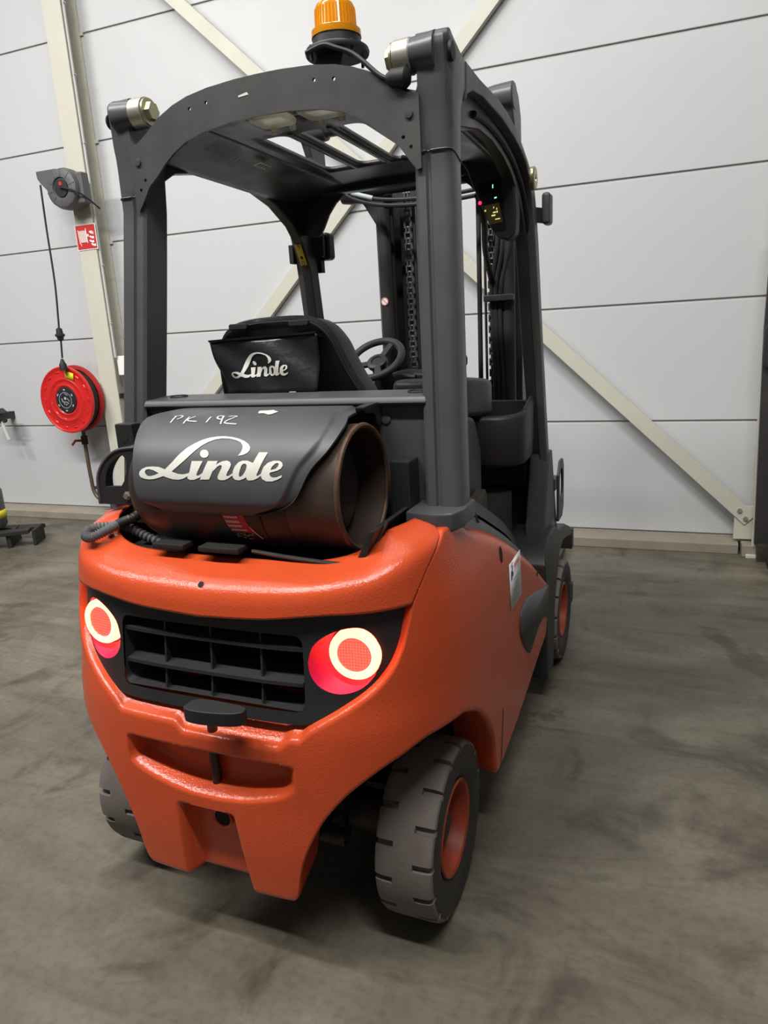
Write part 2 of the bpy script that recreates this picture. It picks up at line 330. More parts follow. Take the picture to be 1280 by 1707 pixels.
g = G(); wbox(g, -15, 11, -.16, -.0135, 0, 5.8)
wall = struct(g.obj('wall_back', 'joint_grey'), 'white wall of wide horizontal panels')
seams = [.085] + [.803+.7125*k for k in range(7)]
for (a, c) in ((-15, -8.2), (-8.19, -3.265), (-3.255, 1.455), (1.465, 6.4), (6.41, 11)):
    for z0, z1 in zip(seams, seams[1:]):
        g = G(); wbox(g, a, c, -.013, 0, z0+.0075, z1-.0075); g.obj('panel', 'white_panel', wall, bevel=.004)
g = G()
g.prism([(-.16, 0), (.125, 0), (.125, .058), (.115, .066), (-.16, .088)], 'x', -15, 1.33, fn=lambda p: W(p.x, p.y, p.z))
k = g.obj('trim_1', 'kerb_concrete', bevel=.004); struct(k, 'low concrete kerb along the foot of the white wall')
g = G(); g.prism([(-.16, 0), (.17, 0), (.17, .07), (-.16, .088)], 'x', 1.345, 11, fn=lambda p: W(p.x, p.y, p.z))
struct(g.obj('trim_2', 'kerb_concrete', bevel=.004), 'concrete kerb block right of the brace foot')

# left steel column (H section)
def column(s0, s1, d, label, z0=.0):
    c = thing('steel_column', W((s0+s1)/2, d/2, z0), label, 'column', None)
    g = G(); wbox(g, s0, s1, d-.012, d, z0+.02, 5.1); g.obj('flange', 'cream_paint', c, bevel=.002)
    g = G(); wbox(g, s0, s1, .002, .014, z0+.09, 5.1); g.obj('flange', 'cream_paint', c, bevel=.002)
    g = G(); wbox(g, (s0+s1)/2-.005, (s0+s1)/2+.005, .014, d-.012, z0+.09, 5.1); g.obj('web', 'cream_paint', c)
    g = G(); wbox(g, s0-.03, s1+.03, .127, d+.03, z0, z0+.02); g.obj('base_plate', 'cream_paint', c, bevel=.003)
    for z in seams[1:]:
        g = G(); wbox(g, s1-.002, s1+.028, .003, .016, z-.014, z+.006); g.obj('clip', 'cream_paint', c)
    return c
column(-3.345, -3.180, .165, 'cream steel column carrying the grey cable reel and red sign')
column(1.395, 1.56, .165, 'cream steel column at the right edge where the brace ends')

# conduit on the column edge
c = thing('cable_conduit', W(-3.165, .15, 1.36), 'thin grey cable conduit running up the left column edge', 'conduit')
g = G(); g.tube([W(-3.168, .145, 1.36), W(-3.168, .145, 5.0)], .009, 8); g.obj('pipe', 'joint_grey', c)
for z in (1.62, 2.05, 2.9, 3.35, 3.8):
    g = G(); g.tube([W(-3.190, .145, z), W(-3.150, .145, z)], .008, 8); g.obj('clip', 'steel', c)
b_ = thing('junction_box', W(-3.15, .10, 1.16), 'small white junction box with blue plug on the left column', 'junction box')
g = G(); wbox(g, -3.176, -3.10, .05, .13, 1.22, 1.37); g.obj('housing', 'white', b_, bevel=.008)
g = G(); g.lathe([(0, .026), (.03, .026), (.04, .02)], W(-3.135, .09, 1.175), (0, 0, 1), 14); g.obj('plug', 'ink_blue', b_)
g = G(); g.lathe([(0, .027), (.018, .027)], W(-3.135, .09, 1.213), (0, 0, 1), 14); g.obj('collar', 'sign_red', b_)

# diagonal wind braces
def brace(a, c, d, label, wd=.085):
    t = thing('wind_brace', W(min(a[0], c[0]), d, min(a[1], c[1])), label, 'brace', 'diagonal braces on the wall')
    A, B = W(a[0], d, a[1]), W(c[0], d, c[1])
    g = G(); dv = (B-A).normalized(); up = wn.cross(dv).normalized()
    g.bar(A, B, .01, wd, up); o = g.obj('face', 'cream_paint', t)
    g = G(); off = up*(wd/2-.005)
    g.bar(A-off-wn*.02, B-off-wn*.02, .045, .008, up); g.obj('flange', 'cream_paint', t)
    g = G(); g.bar(A+off-wn*.02, B+off-wn*.02, .045, .008, up); g.obj('flange', 'cream_paint', t)
    return t, A, B
t, A, B = brace((-3.08, 4.415), (1.385, .215), .10, 'cream diagonal brace falling to the bolted foot at the lower right')
g = G(); wbox(g, 1.30, 1.41, .085, .095, .09, .30); g.obj('gusset_plate', 'cream_paint', t, bevel=.002)
for q in ((1.325, .275), (1.36, .225)):
    g = G(); g.lathe([(0, .014), (.012, .014)], W(q[0], .106, q[1]), wn, 6); g.obj('bolt', 'zinc', t)
brace((.45, 3.87), (-3.08, .39), .050, 'cream diagonal brace rising to the upper right behind the roof')

# cable reel on the column
cx, cd, cz = -3.27, .30, 2.58
t = thing('cable_reel', W(cx, .17, 2.44), 'grey plastic retractable cable reel high on the left column', 'cable reel')
g = G(); g.lathe([(-.065, .10), (-.06, .135), (-.02, .142), (.03, .142), (.062, .132), (.070, .118), (.070, .075), (.058, .07), (.058, 0)], W(cx, cd-.03, cz), wn, 40); g.obj('housing', 'reel_grey', t)
g = G(); g.lathe([(0, .062), (.008, .06), (.010, 0)], W(cx, cd+.028, cz), wn, 28); hub = g.obj('hub', 'black_plastic', t)
g = G(); wbox(g, cx-.008, cx+.016, cd+.036, cd+.041, cz+.018, cz+.042); g.obj('mark', 'sign_red', hub)
for a in range(10):
    an = a*.628+.2; g = G(); g.bar(W(cx+.08*math.cos(an), cd+.041, cz+.08*math.sin(an)), W(cx+.128*math.cos(an), cd+.037, cz+.128*math.sin(an)), .006, .006, tuple(wn)); g.obj('rib', 'reel_grey', t)
g = G(); g.prism([(cx-.235, cz+.142), (cx-.05, cz+.142), (cx-.05, cz+.04), (cx-.14, cz-.01), (cx-.205, cz+.055), (cx-.23, cz+.09)], 'y', cd-.06, cd+.015, fn=lambda p: W(p.x, p.y, p.z)); g.obj('cable_outlet', 'reel_grey', t, bevel=.008)
g = G(); wbox(g, cx+.075, cx+.17, cd-.075, cd+.0, cz-.11, cz+.10); g.obj('mount_housing', 'reel_grey', t, bevel=.012)
g = G(); wbox(g, cx-.05, cx+.10, .166, cd-.07, cz-.09, cz+.09); g.obj('wall_bracket', 'dark_steel', t, bevel=.004)
g = G(); g.tube(spline([W(cx, cd+.045, cz), W(cx+.06, cd+.06, cz-.01), W(cx+.15, cd+.05, cz-.04), W(cx+.19, cd-.02, cz-.09), W(cx+.19, .18, cz-.14)]), .006, 8); g.obj('feed_cable', 'black_rubber', t)
t2 = thing('hanging_cord', W(-3.50, .34, 1.30), 'black cord with plugs hanging from the grey cable reel', 'cord')
g = G(); g.tube(spline([W(-3.485, cd+.005, cz+.05), W(-3.490, .31, 2.33), W(-3.485, .32, 1.95), W(-3.500, .33, 1.68), W(-3.505, .335, 1.60)]), .007, 8); g.obj('cable', 'black_rubber', t2)
g = G(); g.lathe([(0, .010), (.01, .022), (.03, .026), (.036, .036), (.05, .036), (.055, .026), (.09, .022), (.10, .008)], W(-3.505, .335, 1.51), (0, 0, 1), 14); g.obj('socket', 'black_rubber', t2)
g = G(); g.tube([W(-3.505, .335, 1.51), W(-3.515, .34, 1.38)], .007, 8); g.obj('cable', 'black_rubber', t2)
g = G(); g.lathe([(0, .028), (.045, .028), (.06, .02), (.09, .008)], W(-3.515, .345, 1.285), (0, 0, 1), 14); g.obj('plug', 'black_rubber', t2)

# fire hose sign
t = thing('fire_hose_sign', W(-3.255, .166, 2.168), 'red square fire hose sign with white pictograms on the column', 'sign')
sx0, sx1, sz0, sz1 = -3.352, -3.158, 2.168, 2.350
g = G(); wbox(g, sx0, sx1, .167, .170, sz0, sz1); g.obj('plate', 'white', t)
g = G(); wbox(g, sx0+.006, sx1-.006, .170, .1712, sz0+.006, sz1-.006); g.obj('field', 'sign_red', t)
fs = lambda a, c: W(sx0+(sx1-sx0)*a, .1722, sz0+(sz1-sz0)*c)
g = G()
for i in range(7): g.ribbon([(.16+.055*i, .76-.0*i), (.18+.055*i, .30)], .034, fs)
g.ribbon([(.14, .80), (.17, .27), (.22, .25), (.22, .17)], .03, fs); g.ribbon([(.52, .84), (.55, .26)], .03, fs)
g.flat(ellipse(.60, .56, .045, .055, 12), [], fs); g.obj('hose_pictogram', 'white', t)
g = G()
for i, (a, c) in enumerate(((.66, .70), (.65, .52), (.63, .36), (.70, .22))):
    g.flat([(a, c), (a+.06, c-.06), (a+.14, c-.10), (a+.24, c-.10), (a+.23, c-.01), (a+.15, c-.02), (a+.07, c+.02)], [], fs)
g.flat([(.75, .74), (.80, .66), (.88, .56), (.90, .62), (.84, .70)], [], fs); g.obj('flame_pictogram', 'white', t)

# fire hose reel
rc = (-3.572, 1.052); RR = .262
t = thing('fire_hose_reel', W(rc[0], .0, .70), 'round red fire hose reel with black hub on the white wall', 'hose reel')
front = .305
prof = [(0, .098), (.006, .104), (.012, .118), (.004, .135), (.004, .15), (.012, .165), (.004, .18), (.004, .215), (.004, .240), (.012, .252), (.010, .262), (0, .266), (-.012, .264), (-.016, .25)]
g = G(); g.lathe(prof, W(rc[0], front, rc[1]), wn, 64, cap=False); disc = g.obj('front_disc', 'reel_red', t)
for ring, cnt, off in ((.222, 14, 0), (.158, 12, .2)):
    for i in range(cnt):
        a = 2*math.pi*i/cnt+off
        g = G(); c0 = W(rc[0]+ring*math.cos(a), front+.0045, rc[1]+ring*math.sin(a)); tv = (we*-math.sin(a)+Vector((0, 0, math.cos(a)))); rv = we*math.cos(a)+Vector((0, 0, math.sin(a)))
        rows = []
        for q in range(4):
            rr_ = 1-q/3; rows.append([c0+tv*(.024*rr_*math.cos(2*math.pi*j/12))+rv*(.009*rr_*math.sin(2*math.pi*j/12))+wn*(.006*(1-rr_**2)) for j in range(13)])
        g.grid(rows); g.obj('embossed_dimple', 'reel_red', disc)
g = G(); g.lathe([(-.09, .235), (-.012, .235)], W(rc[0], front, rc[1]), wn, 48); g.obj('hose_winding', 'black_rubber', t)
g = G(); g.lathe([(-.125, .0), (-.125, .262), (-.115, .268), (-.10, .262), (-.095, .24)], W(rc[0], front, rc[1]), wn, 64, cap=False); g.obj('rear_disc', 'reel_dark_red', t)
g = G(); g.lathe([(.004, .104), (.014, .1), (.016, 0)], W(rc[0], front, rc[1]), wn, 40); hub = g.obj('hub_disc', 'black_plastic', t)
fh = lambda a, c: W(rc[0]+a, front+.0175, rc[1]+c)
g = G(); n = 28; g.grid([[fh(.064*math.cos(2*math.pi*i/n), .064*math.sin(2*math.pi*i/n)) for i in range(n+1)], [fh(.060*math.cos(2*math.pi*i/n), .060*math.sin(2*math.pi*i/n)) for i in range(n+1)]])
g.ribbon([(-.035, .015), (-.03, -.01), (-.015, -.012), (-.012, -.035)], .008, fh); g.flat([(-.012, .015), (-.002, .03), (.012, .02), (.010, .005), (-.01, .005)], [], fh)
g.ribbon([(-.005, -.012), (.02, -.018), (.03, -.03)], .006, fh); g.ribbon([(0, .052), (.03, .038)], .005, fh); g.ribbon([(.02, .015), (.042, -.012)], .005, fh); g.ribbon([(.0, -.04), (.012, -.03)], .007, fh)
for i in range(6):
    a = i*math.pi/3+.5; g.ribbon([(.082*math.cos(a-.11), .082*math.sin(a-.11)), (.083*math.cos(a), .083*math.sin(a)), (.082*math.cos(a+.11), .082*math.sin(a+.11))], .012, fh)
g.obj('hub_print', 'ink_grey', hub)
g = G(); g.flat([(.035, .232), (.118, .205), (.110, .150), (.028, .178)], [], lambda a, c: W(rc[0]+a, front+.0135, rc[1]+c)); g.obj('sticker', 'sticker_yellow', t, solid=-.001)
g = G(); g.lathe([(0, .05), (front-.12, .05)], W(rc[0], 0, rc[1]), wn, 20); g.obj('wall_mount', 'reel_dark_red', t)
g = G(); g.box(W(rc[0]+.16, .06, rc[1]), (.34, .10, .035), WROT); g.obj('wall_arm', 'dark_steel', t)
# supply pipe
t = thing('supply_pipe', W(-3.60, .10, .12), 'brown water pipe with valve below the red hose reel', 'pipe')
g = G(); g.tube(spline([W(-3.640, .12, .78), W(-3.640, .12, .5), W(-3.635, .12, .36), W(-3.628, .12, .27), W(-3.59, .12, .205), W(-3.50, .12, .185), W(-3.42, .12, .19)]), .016, 12); g.obj('pipe', 'galv_pipe', t)
g = G(); g.tube([W(-3.640, .12, .665), W(-3.640, .12, .735)], .027, 12); g.obj('valve', 'dirty_metal', t)
g = G(); g.tube([W(-3.640, .15, .70), W(-3.70, .16, .70), W(-3.735, .165, .665)], .011, 8); g.obj('valve_handle', 'rim_orange', t)
g = G(); wbox(g, -3.66, -3.57, .004, .11, .275, .292); g.obj('pipe_clamp', 'dirty_metal', t)
# pvc stub at the column foot
t = thing('plastic_stub_pipe', W(-3.33, .20, 0), 'short cream plastic stub pipe by the left column foot', 'pipe')
g = G(); g.lathe([(0, .03), (.05, .03), (.05, .042), (.085, .042), (.085, .046), (.12, .046)], W(-3.345, .215, 0), (0, 0, 1), 18); g.obj('pipe', 'pvc', t)

# lance at the left edge
t = thing('wall_lance', W(-4.50, .0, .70), 'grey metal tube with hook in a holder at the left edge', 'tool')
g = G(); g.tube([W(-4.455, .19, .87), W(-4.405, .19, .71)], .017, 12); g.obj('tube', 'joint_grey', t)
g = G(); g.prism([(-4.53, .965), (-4.45, .985), (-4.40, .945), (-4.44, .925), (-4.445, .86), (-4.53, .86)], 'y', .15, .23, fn=lambda p: W(p.x, p.y, p.z)); g.obj('holder', 'dark_steel', t, bevel=.006)
g = G(); g.tube(spline([W(-4.45, .19, .868), W(-4.405, .19, .868), W(-4.392, .19, .885), W(-4.395, .19, .905)]), .007, 8); g.obj('hook', 'dark_steel', t)
g = G(); wbox(g, -4.56, -4.50, .0, .20, .88, .94); g.obj('wall_arm', 'dark_steel', t)

# low black dolly with a banded drum at the left edge
t = thing('steel_dolly', (-4.1, 2.35, 0), 'low black steel dolly frame on the floor at the left edge', 'dolly')
P0, P1 = Vector((-3.55, 2.33, 0)), Vector((-4.35, 1.75, 0))
dv = (P1-P0).normalized(); nv = Vector((-dv.y, dv.x, 0));
if nv.y < 0: nv = -nv
g = G(); g.bar(P0+Vector((-.06, 0, .115)), P1+Vector((0, 0, .115)), .10, .03); g.obj('side_rail', 'black_rubber', t, bevel=.004)
g = G(); g.bar(P0+nv*.22+Vector((0, 0, .09)), P1+nv*.5+Vector((0, 0, .09)), .10, .03); g.obj('side_rail', 'black_rubber', t, bevel=.004)
g = G(); g.bar(P0+dv*.02+Vector((0, 0, .06)), P0+nv*.22+Vector((0, 0, .06)), .02, .12); g.obj('end_plate', 'black_rubber', t)
g = G(); g.bar(P0+dv*.2+Vector((0, 0, .055)), P0+nv*.3+dv*.2+Vector((0, 0, .055)), .03, .11); g.obj('foot', 'black_rubber', t)
g = G(); g.bar(P0+dv*.75+Vector((0, 0, .055)), P0+nv*.5+dv*.75+Vector((0, 0, .055)), .03, .11); g.obj('foot', 'black_rubber', t)
d0 = (-4.02, 2.28, .13)
t = thing('drum', d0, 'dark drum with yellow band standing on the black dolly', 'drum')
g = G(); g.lathe([(0, .15), (.015, .16), (.28, .16), (.30, .15), (.30, 0)], d0, (0, 0, 1), 32); g.obj('body', 'reel_grey', t)
g = G(); g.lathe([(.075, .162), (.135, .162)], d0, (0, 0, 1), 32, cap=False); g.obj('band', 'sticker_yellow', t, solid=-.002)

# right edge: black post, pad and white leaf
t = thing('black_post', W(1.46, .26, 0), 'black steel post in front of the right column', 'post')
g = G(); g.prism([(1.405, .09), (1.50, .09), (1.50, 1.9), (1.375, 1.9), (1.372, 1.33)], 'y', .172, .205, fn=lambda p: W(p.x, p.y, p.z)); g.obj('post', 'dark_steel', t, bevel=.004)
g = G(); g.prism(rrect(1.372, 1.12, 1.50, 1.38, .05), 'y', .206, .25, fn=lambda p: W(p.x, p.y, p.z)); g.obj('pad', 'black_rubber', t, bevel=.01)
g = G(); wbox(g, 1.42, 1.50, .172, .25, 0, .10); g.obj('foot', 'dirty_metal', t, bevel=.004)
t = thing('panel_leaf', (1.51, 2.78, 0), 'pale panel leaf with black base rail at the lower right edge', 'panel')
g = G(); g.box((1.520, 2.78, .60), (.03, .44, 1.08)); g.obj('leaf', 'white', t, bevel=.003)
g = G(); g.box((1.505, 2.78, .03), (.07, .46, .055)); g.obj('base_rail', 'black_rubber', t, bevel=.004)

# ================================================================== THE FORKLIFT
truck = thing('forklift', (0, 0, 0), 'orange and black gas forklift with lit red tail lamps seen from behind', 'forklift')

# ---- plan outline of the body: superellipse tail, straight flank
YS, NN, W0, YC0 = .15, 3.4, .53, -.30
TAB = []
px_, L_ = None, 0
for i in range(601):
    ph = math.pi/2*i/600; fx = math.sin(ph)**(2/NN) if i else 0.; fb = math.cos(ph)**(2/NN) if i < 600 else 0.
    p = Vector((W0*fx, YS-(YS-YC0)*fb))
    if px_ is not None: L_ += (p-px_).length
    TAB.append((L_, fx, fb, p)); px_ = p
U1 = L_
def uX(x):
    for a, c in zip(TAB, TAB[1:]):
        if c[3].x >= x: return a[0]+(c[0]-a[0])*(x-a[3].x)/max(1e-9, c[3].x-a[3].x)
    return U1
def uY(y):
    if y >= YS: return U1+y-YS
    for a, c in zip(TAB, TAB[1:]):
        if c[3].y >= y: return a[0]+(c[0]-a[0])*(y-a[3].y)/max(1e-9, c[3].y-a[3].y)
    return U1
import bisect
TL = [t[0] for t in TAB]
WK = [(.15, .520), (.4, .530), (.6, .533), (.75, .530), (.85, .521), (.93, .508), (1.03, .49)]
YK = [(.19, -.333), (.33, -.337), (.45, -.333), (.55, -.327), (.62, -.320), (.70, -.303), (.86, -.284), (.97, -.272)]
def P(u, z, off=0.):
    s = -1 if u < 0 else 1; u = abs(u); Wz = smooth_knots(WK, z); Yc = smooth_knots(YK, z)
    if u >= U1: x, y, nx, ny = Wz, YS+u-U1, -1., 0.
    else:
        i = max(1, min(600, bisect.bisect_right(TL, u))); a, c = TAB[i-1], TAB[i]; t = (u-a[0])/max(1e-9, c[0]-a[0])
        fx = a[1]+(c[1]-a[1])*t; fb = a[2]+(c[2]-a[2])*t; x = Wz*fx; y = YS-(YS-Yc)*fb
        i0, i1 = max(0, i-4), min(600, i+3); d = (TAB[i1][3]-TAB[i0][3]).normalized(); nx, ny = -d.y, d.x
    return Vector((s*(x+nx*off), y+ny*off, z))

ZLOW = [(0, .205), (uX(.200), .205), (uX(.210), .212), (uX(.218), .235), (uX(.226), .28), (uX(.237), .321), (uX(.260), .375), (uX(.290), .430), (uX(.354), .504), (uX(.432), .560), (uX(.488), .587), (uY(-.036), .575), (uY(.04), .542), (uY(.1), .505), (uY(.15), .459), (uY(.2), .405), (uY(.245), .335), (uY(.268), .26), (uY(.280), .212), (uY(.288), .20), (uY(.33), .19), (uY(1.0), .27), (uY(1.08), .28)]
ZTOP = [(0, .620), (uX(.238), .620), (uX(.261), .640), (uX(.321), .676), (uX(.392), .724), (uX(.430), .768), (uX(.451), .815), (uX(.468), .878), (uX(.474), .893), (uX(.488), .926), (uX(.504), .962), (uX(.520), .998), (uY(-.017), 1.015), (uY(.05), 1.012), (uY(.18), .970), (uY(.377), .897), (uY(.711), .730), (uY(1.08), .518)]
RRK = [(0, .014), (uX(.465), .014), (uX(.474), .006), (uY(-.017), .007), (uY(.10), .028), (uY(.30), .045), (uY(1.08), .045)]
def box1(x, a, c, w1, w2=None):
    w2 = w2 or w1; return sstep(a, a+w1, x)*(1-sstep(c-w2, c, x))
def rear_depth(x, z):
    d = 0.
    z0 = .440+.045*(x/.22)**2
    d += .055*box1(x, -.225, .235, .022, .06)*sstep(z0, z0+.03, z)*(1-sstep(.545, .557, z))
    right = .085-(z-.2)*.16
    d += .045*box1(x, -.088, right+.02, .016, .03)*(1-sstep(.398, .412, z))
    return d
us = []
u = 0.
while u < uY(1.08):
    us.append(u); u += .0022 if (uX(.19) < u < uX(.235) or uX(.44) < u < uY(.0)) else .0045 if u < uX(.25) else .007
us.append(uY(1.08)); us = [-t for t in reversed(us[1:])]+us
rows = [[] for _ in range(3+1+76+6+3)]
for u in us:
    au = abs(u); zl = smooth_knots(ZLOW, au); zt = smooth_knots(ZTOP, au); rr_ = smooth_knots(RRK, au)
    xx = (1 if u >= 0 else -1)*min(au, .3)
    zt0 = zt; cz = 1-sstep(uX(.235), uX(.30), au)
    if au < .3: zt -= .022*box1(xx, -.085, .225, .035)
    k = 0
    def put(z, off):
        global k
        D = rear_depth(xx, z) if au < .29 else 0.
        rows[k].append(P(u, z, off+D)); k += 1
    put(zl+.02, .12); put(zl+.002, .022); put(zl+.0, .012); put(zl+.004, .003)
    za, zb = zl+.012, zt-rr_
    for i in range(76): put(za+(zb-za)*i/75, 0.)
    for i in range(1, 7):
        a = math.pi/2*i/6; put(zb+rr_*math.sin(a), rr_*(1-math.cos(a)))
    gz = 1-sstep(uX(.463), uX(.471), au)
    put(zt+.004*gz+.004*cz, rr_+.012); put(zt+(zt0-zt)*.6+.008*gz+.016*cz, rr_+.03); put(zt0+.012+.026*cz if gz > .5 else zt-.004, rr_+(.05 if gz > .5 else .04))
g = G(); g.grid(rows)
body = g.obj('counterweight', 'orange_cast', truck, angle=60, weld=False, recalc=True, label='orange cast counterweight and flanks')
# flank panel joints, intake and holes
for s in (1, -1):
    def fy(y, z, o=0): return Vector((s*(smooth_knots(WK, z)+o), y, z))
    pts = spline([(1.075, .492), (.95, .525), (.80, .565), (.67, .592), (.59, .588), (.565, .560), (.58, .50), (.64, .44), (.70, .392), (.735, .375), (.78, .385), (.90, .405), (1.0, .395), (1.075, .36)], 4)
    pts = [(p[0], p[1]) for p in pts]
    g = G(); g.flat(pts, [], lambda y, z: fy(y, z, .0045)); g.obj('air_intake', 'grey_plastic', truck, solid=.006)
    for yy, zz, hh in ((.372, .836, .024), (.86, .622, .022)):
        g = G(); g.flat(ellipse(yy, zz, .014, hh), [], lambda y, z: fy(y, z, .0012)); g.obj('bolt_recess', 'black_void', truck)
    g = G(); g.ribbon([(.335, .19), (.336, .28), (.340, .38)], .007, lambda y, z: fy(y, z, .0012)); g.obj('panel_joint', 'black_void', truck)
# maker's sheet on the right flank
def sy(a, c, o=.0015): return Vector((smooth_knots(WK, .64+.143*c)+o, .44+.150*a, .640+.143*c))
g = G(); g.flat([(0, 0), (1, 0), (1, 1), (0, 1)], [], lambda a, c: sy(a, c)); st = g.obj('service_sticker', 'sticker_white', truck, solid=-.0005, label='white service sticker with blue and red print')
g = G(); g.flat([(.08, .66), (.14, .62), (.18, .70), (.26, .68), (.30, .74), (.22, .80), (.28, .90), (.20, .92), (.16, .82), (.10, .84)], [], lambda a, c: sy(a, c, .003))
g.ribbon([(.10, .92), (.28, .97)], .03, lambda a, c: sy(a, c, .003)); g.obj('print', 'ink_blue', st)
g = G()
for q in (.36, .46, .56, .66, .76): g.ribbon([(q, .80), (q+.06, .92)], .035, lambda a, c: sy(a, c, .003)); g.ribbon([(q+.06, .92), (q+.085, .80)], .03, lambda a, c: sy(a, c, .003))
g.ribbon([(.33, .75), (.93, .75)], .014, lambda a, c: sy(a, c, .003)); g.obj('print', 'ink_red', st)
g = G()
for q, (a0, a1) in zip((.58, .48, .40, .31, .22, .13, .07), ((.25, .8), (.35, .75), (.12, .7), (.2, .85), (.12, .9), (.15, .85), (.3, .7))): g.ribbon([(a0, q), (a1, q)], .022, lambda a, c: sy(a, c, .003))
g.obj('print', 'ink_grey', st)
# tow pin, hole, bolt cover
g = G(); g.tube([(0.002, -.292, .44), (.002, -.292, .585)], .0115, 14); g.obj('tow_pin', 'dark_steel', truck)
g = G(); g.lathe([(0, .011), (.02, .011), (.03, .016), (.034, .016)], (.05, -.345, .630), (0, 0, 1), 14); nk = g.obj('latch_stem', 'rim_orange', truck)
g = G(); g.prism(spline([(-.035, -.375), (-.02, -.385), (.02, -.386), (.08, -.375), (.105, -.36), (.10, -.340), (.06, -.335), (.0, -.335), (-.03, -.345), (-.035, -.375)], 4), 'z', .664, .696, fn=lambda p: Vector((p.x+.036, p.y+.004, p.z))); g.obj('latch_knob', 'black_rubber', truck, bevel=.01, seg=3)
g = G(); g.lathe([(0, .024), (.001, .0)], (.004, -.2945, .362), (0, -1, 0), 24); g.obj('tow_hole', 'black_void', truck)
g = G(); n = 24; g.tube([(.006+.024*math.cos(2*math.pi*i/n), -.2955, .362+.024*math.sin(2*math.pi*i/n)) for i in range(n)], .003, 6, closed=True); g.obj('hole_rim', 'orange_cast', truck)

# ---- top cover
UGAP = [(.88, uX(.469)), (.893, uX(.472)), (.926, uX(.486)), (.962, uX(.502)), (.998, uX(.518)), (1.015, uY(-.020)), (1.04, uY(-.012))]
CLO = [(0, .866), (uX(.15), .873), (uX(.335), .890), (uX(.47), .891)]
CTOP = [(0, .967), (uX(.25), .972), (uX(.40), .990), (uX(.455), 1.010), (uX(.50), 1.028), (uY(-.012), 1.034)]
OFFK = [(0, .108), (uX(.3), .100), (uX(.46), .095), (uY(-.012), .075)]
rows = []
NR = 30
CPR = [(0, 0), (.15, .008), (.30, .05), (.45, .16), (.62, .40), (.82, .72), (1, 1)]
CPZ = [(0, 0), (.15, .25), (.30, .47), (.45, .64), (.62, .80), (.82, .925), (1, 1)]
for q in range(NR+1):
    t = q/NR; row = []
    so = smooth_knots(CPR, t); sz = smooth_knots(CPZ, t)
    zend = .891+(1.034-.891)*sz; ug = smooth_knots(UGAP, zend)
    for i in range(-100, 101):
        p = abs(i)/100; uu = p*ug; zlo = smooth_knots(CLO, uu); zto = smooth_knots(CTOP, uu); of = smooth_knots(OFFK, uu)
        row.append(P(uu if i >= 0 else -uu, zlo+(zto-zlo)*sz, of*so**(1+1.6*p**4) - .001))
    rows.append(row)
g = G(); g.grid(rows); tc_ = g.obj('top_cover', 'orange_cast', truck, angle=60, solid=.008, label='orange rounded rear top cover')
for uu, t, nrm in ((0., .46, (0, -.72, .69)), (uX(.415), .86, (.1, -.3, .95)), (-uX(.415), .86, (-.1, -.3, .95))):
    au = abs(uu); so = smooth_knots(CPR, t); sz = smooth_knots(CPZ, t); zlo = smooth_knots(CLO, au); zto = smooth_knots(CTOP, au)
    c0 = P(uu, zlo+(zto-zlo)*sz, smooth_knots(OFFK, au)*so - .001) + Vector(nrm)*(.0012 if au == 0 else .005)
    g = G(); g.lathe([(0, .0075), (.0006, .0)], c0, nrm, 16); g.obj('screw_hole', 'black_void', tc_)

# ---- grille
def gz_bottom(x): return smooth_knots([(0, .641), (.225, .641), (.250, .643), (.275, .648), (.321, .664), (.392, .710), (.430, .755), (.451, .802), (.468, .87), (.472, .885)], x)
def gm(off): return lambda x, z: P(math.copysign(uX(min(abs(x), .48)), x), z, off)
def bent_sheet(outer, holes, fn, step=.02):
    loops = [outer]+holes
    tri = tessellate_polygon([[Vector((p[0], p[1], 0)) for p in l] for l in loops])
    bm = bmesh.new(); vs = [bm.verts.new((p[0], p[1], 0)) for l in loops for p in l]
    for t in tri:
        try: bm.faces.new([vs[i] for i in t])
        except ValueError: pass
    xs = [p[0] for p in outer]; x = min(xs)+step
    while x < max(xs):
        bmesh.ops.bisect_plane(bm, geom=bm.verts[:]+bm.edges[:]+bm.faces[:], plane_co=(x, 0, 0), plane_no=(1, 0, 0)); x += step
    ys = [p[1] for p in outer]; y = min(ys)+step
    while y < max(ys):
        bmesh.ops.bisect_plane(bm, geom=bm.verts[:]+bm.edges[:]+bm.faces[:], plane_co=(0, y, 0), plane_no=(0, 1, 0)); y += step
    bm.verts.index_update(); g = G(); g.add([fn(v.co.x, v.co.y) for v in bm.verts], [tuple(v.index for v in f.verts) for f in bm.faces]); bm.free(); return g
right = [(x, gz_bottom(x)) for x in (.225, .238, .25, .261, .28, .30, .321, .345, .37, .392, .412, .430, .442, .451, .460, .467, .471)]
topr = [(.472, .900), (.4, .900), (.3, .897), (.15, .882)]
outer = [(-x, z) for x, z in reversed(right)] + right + topr + [(0, .876)] + [(-x, z) for x, z in reversed(topr)]
op = rrect(-.248, .668, .248, .836, .02)
LH = [(p[0], p[1]) for p in spline([(.258, .780), (.263, .750), (.285, .724), (.325, .711), (.369, .720), (.400, .748), (.413, .785), (.408, .825), (.385, .850), (.350, .853), (.307, .840), (.272, .815), (.258, .780)], 4)[:-1]]
def lhole(s): return [(s*x, z) for x, z in LH]
g = bent_sheet(outer, [op, lhole(1), lhole(-1)[::-1]], gm(.020), .018)
grille = g.obj('grille', 'black_plastic', truck, angle=50, label='black plastic grille panel around the tail lamps')
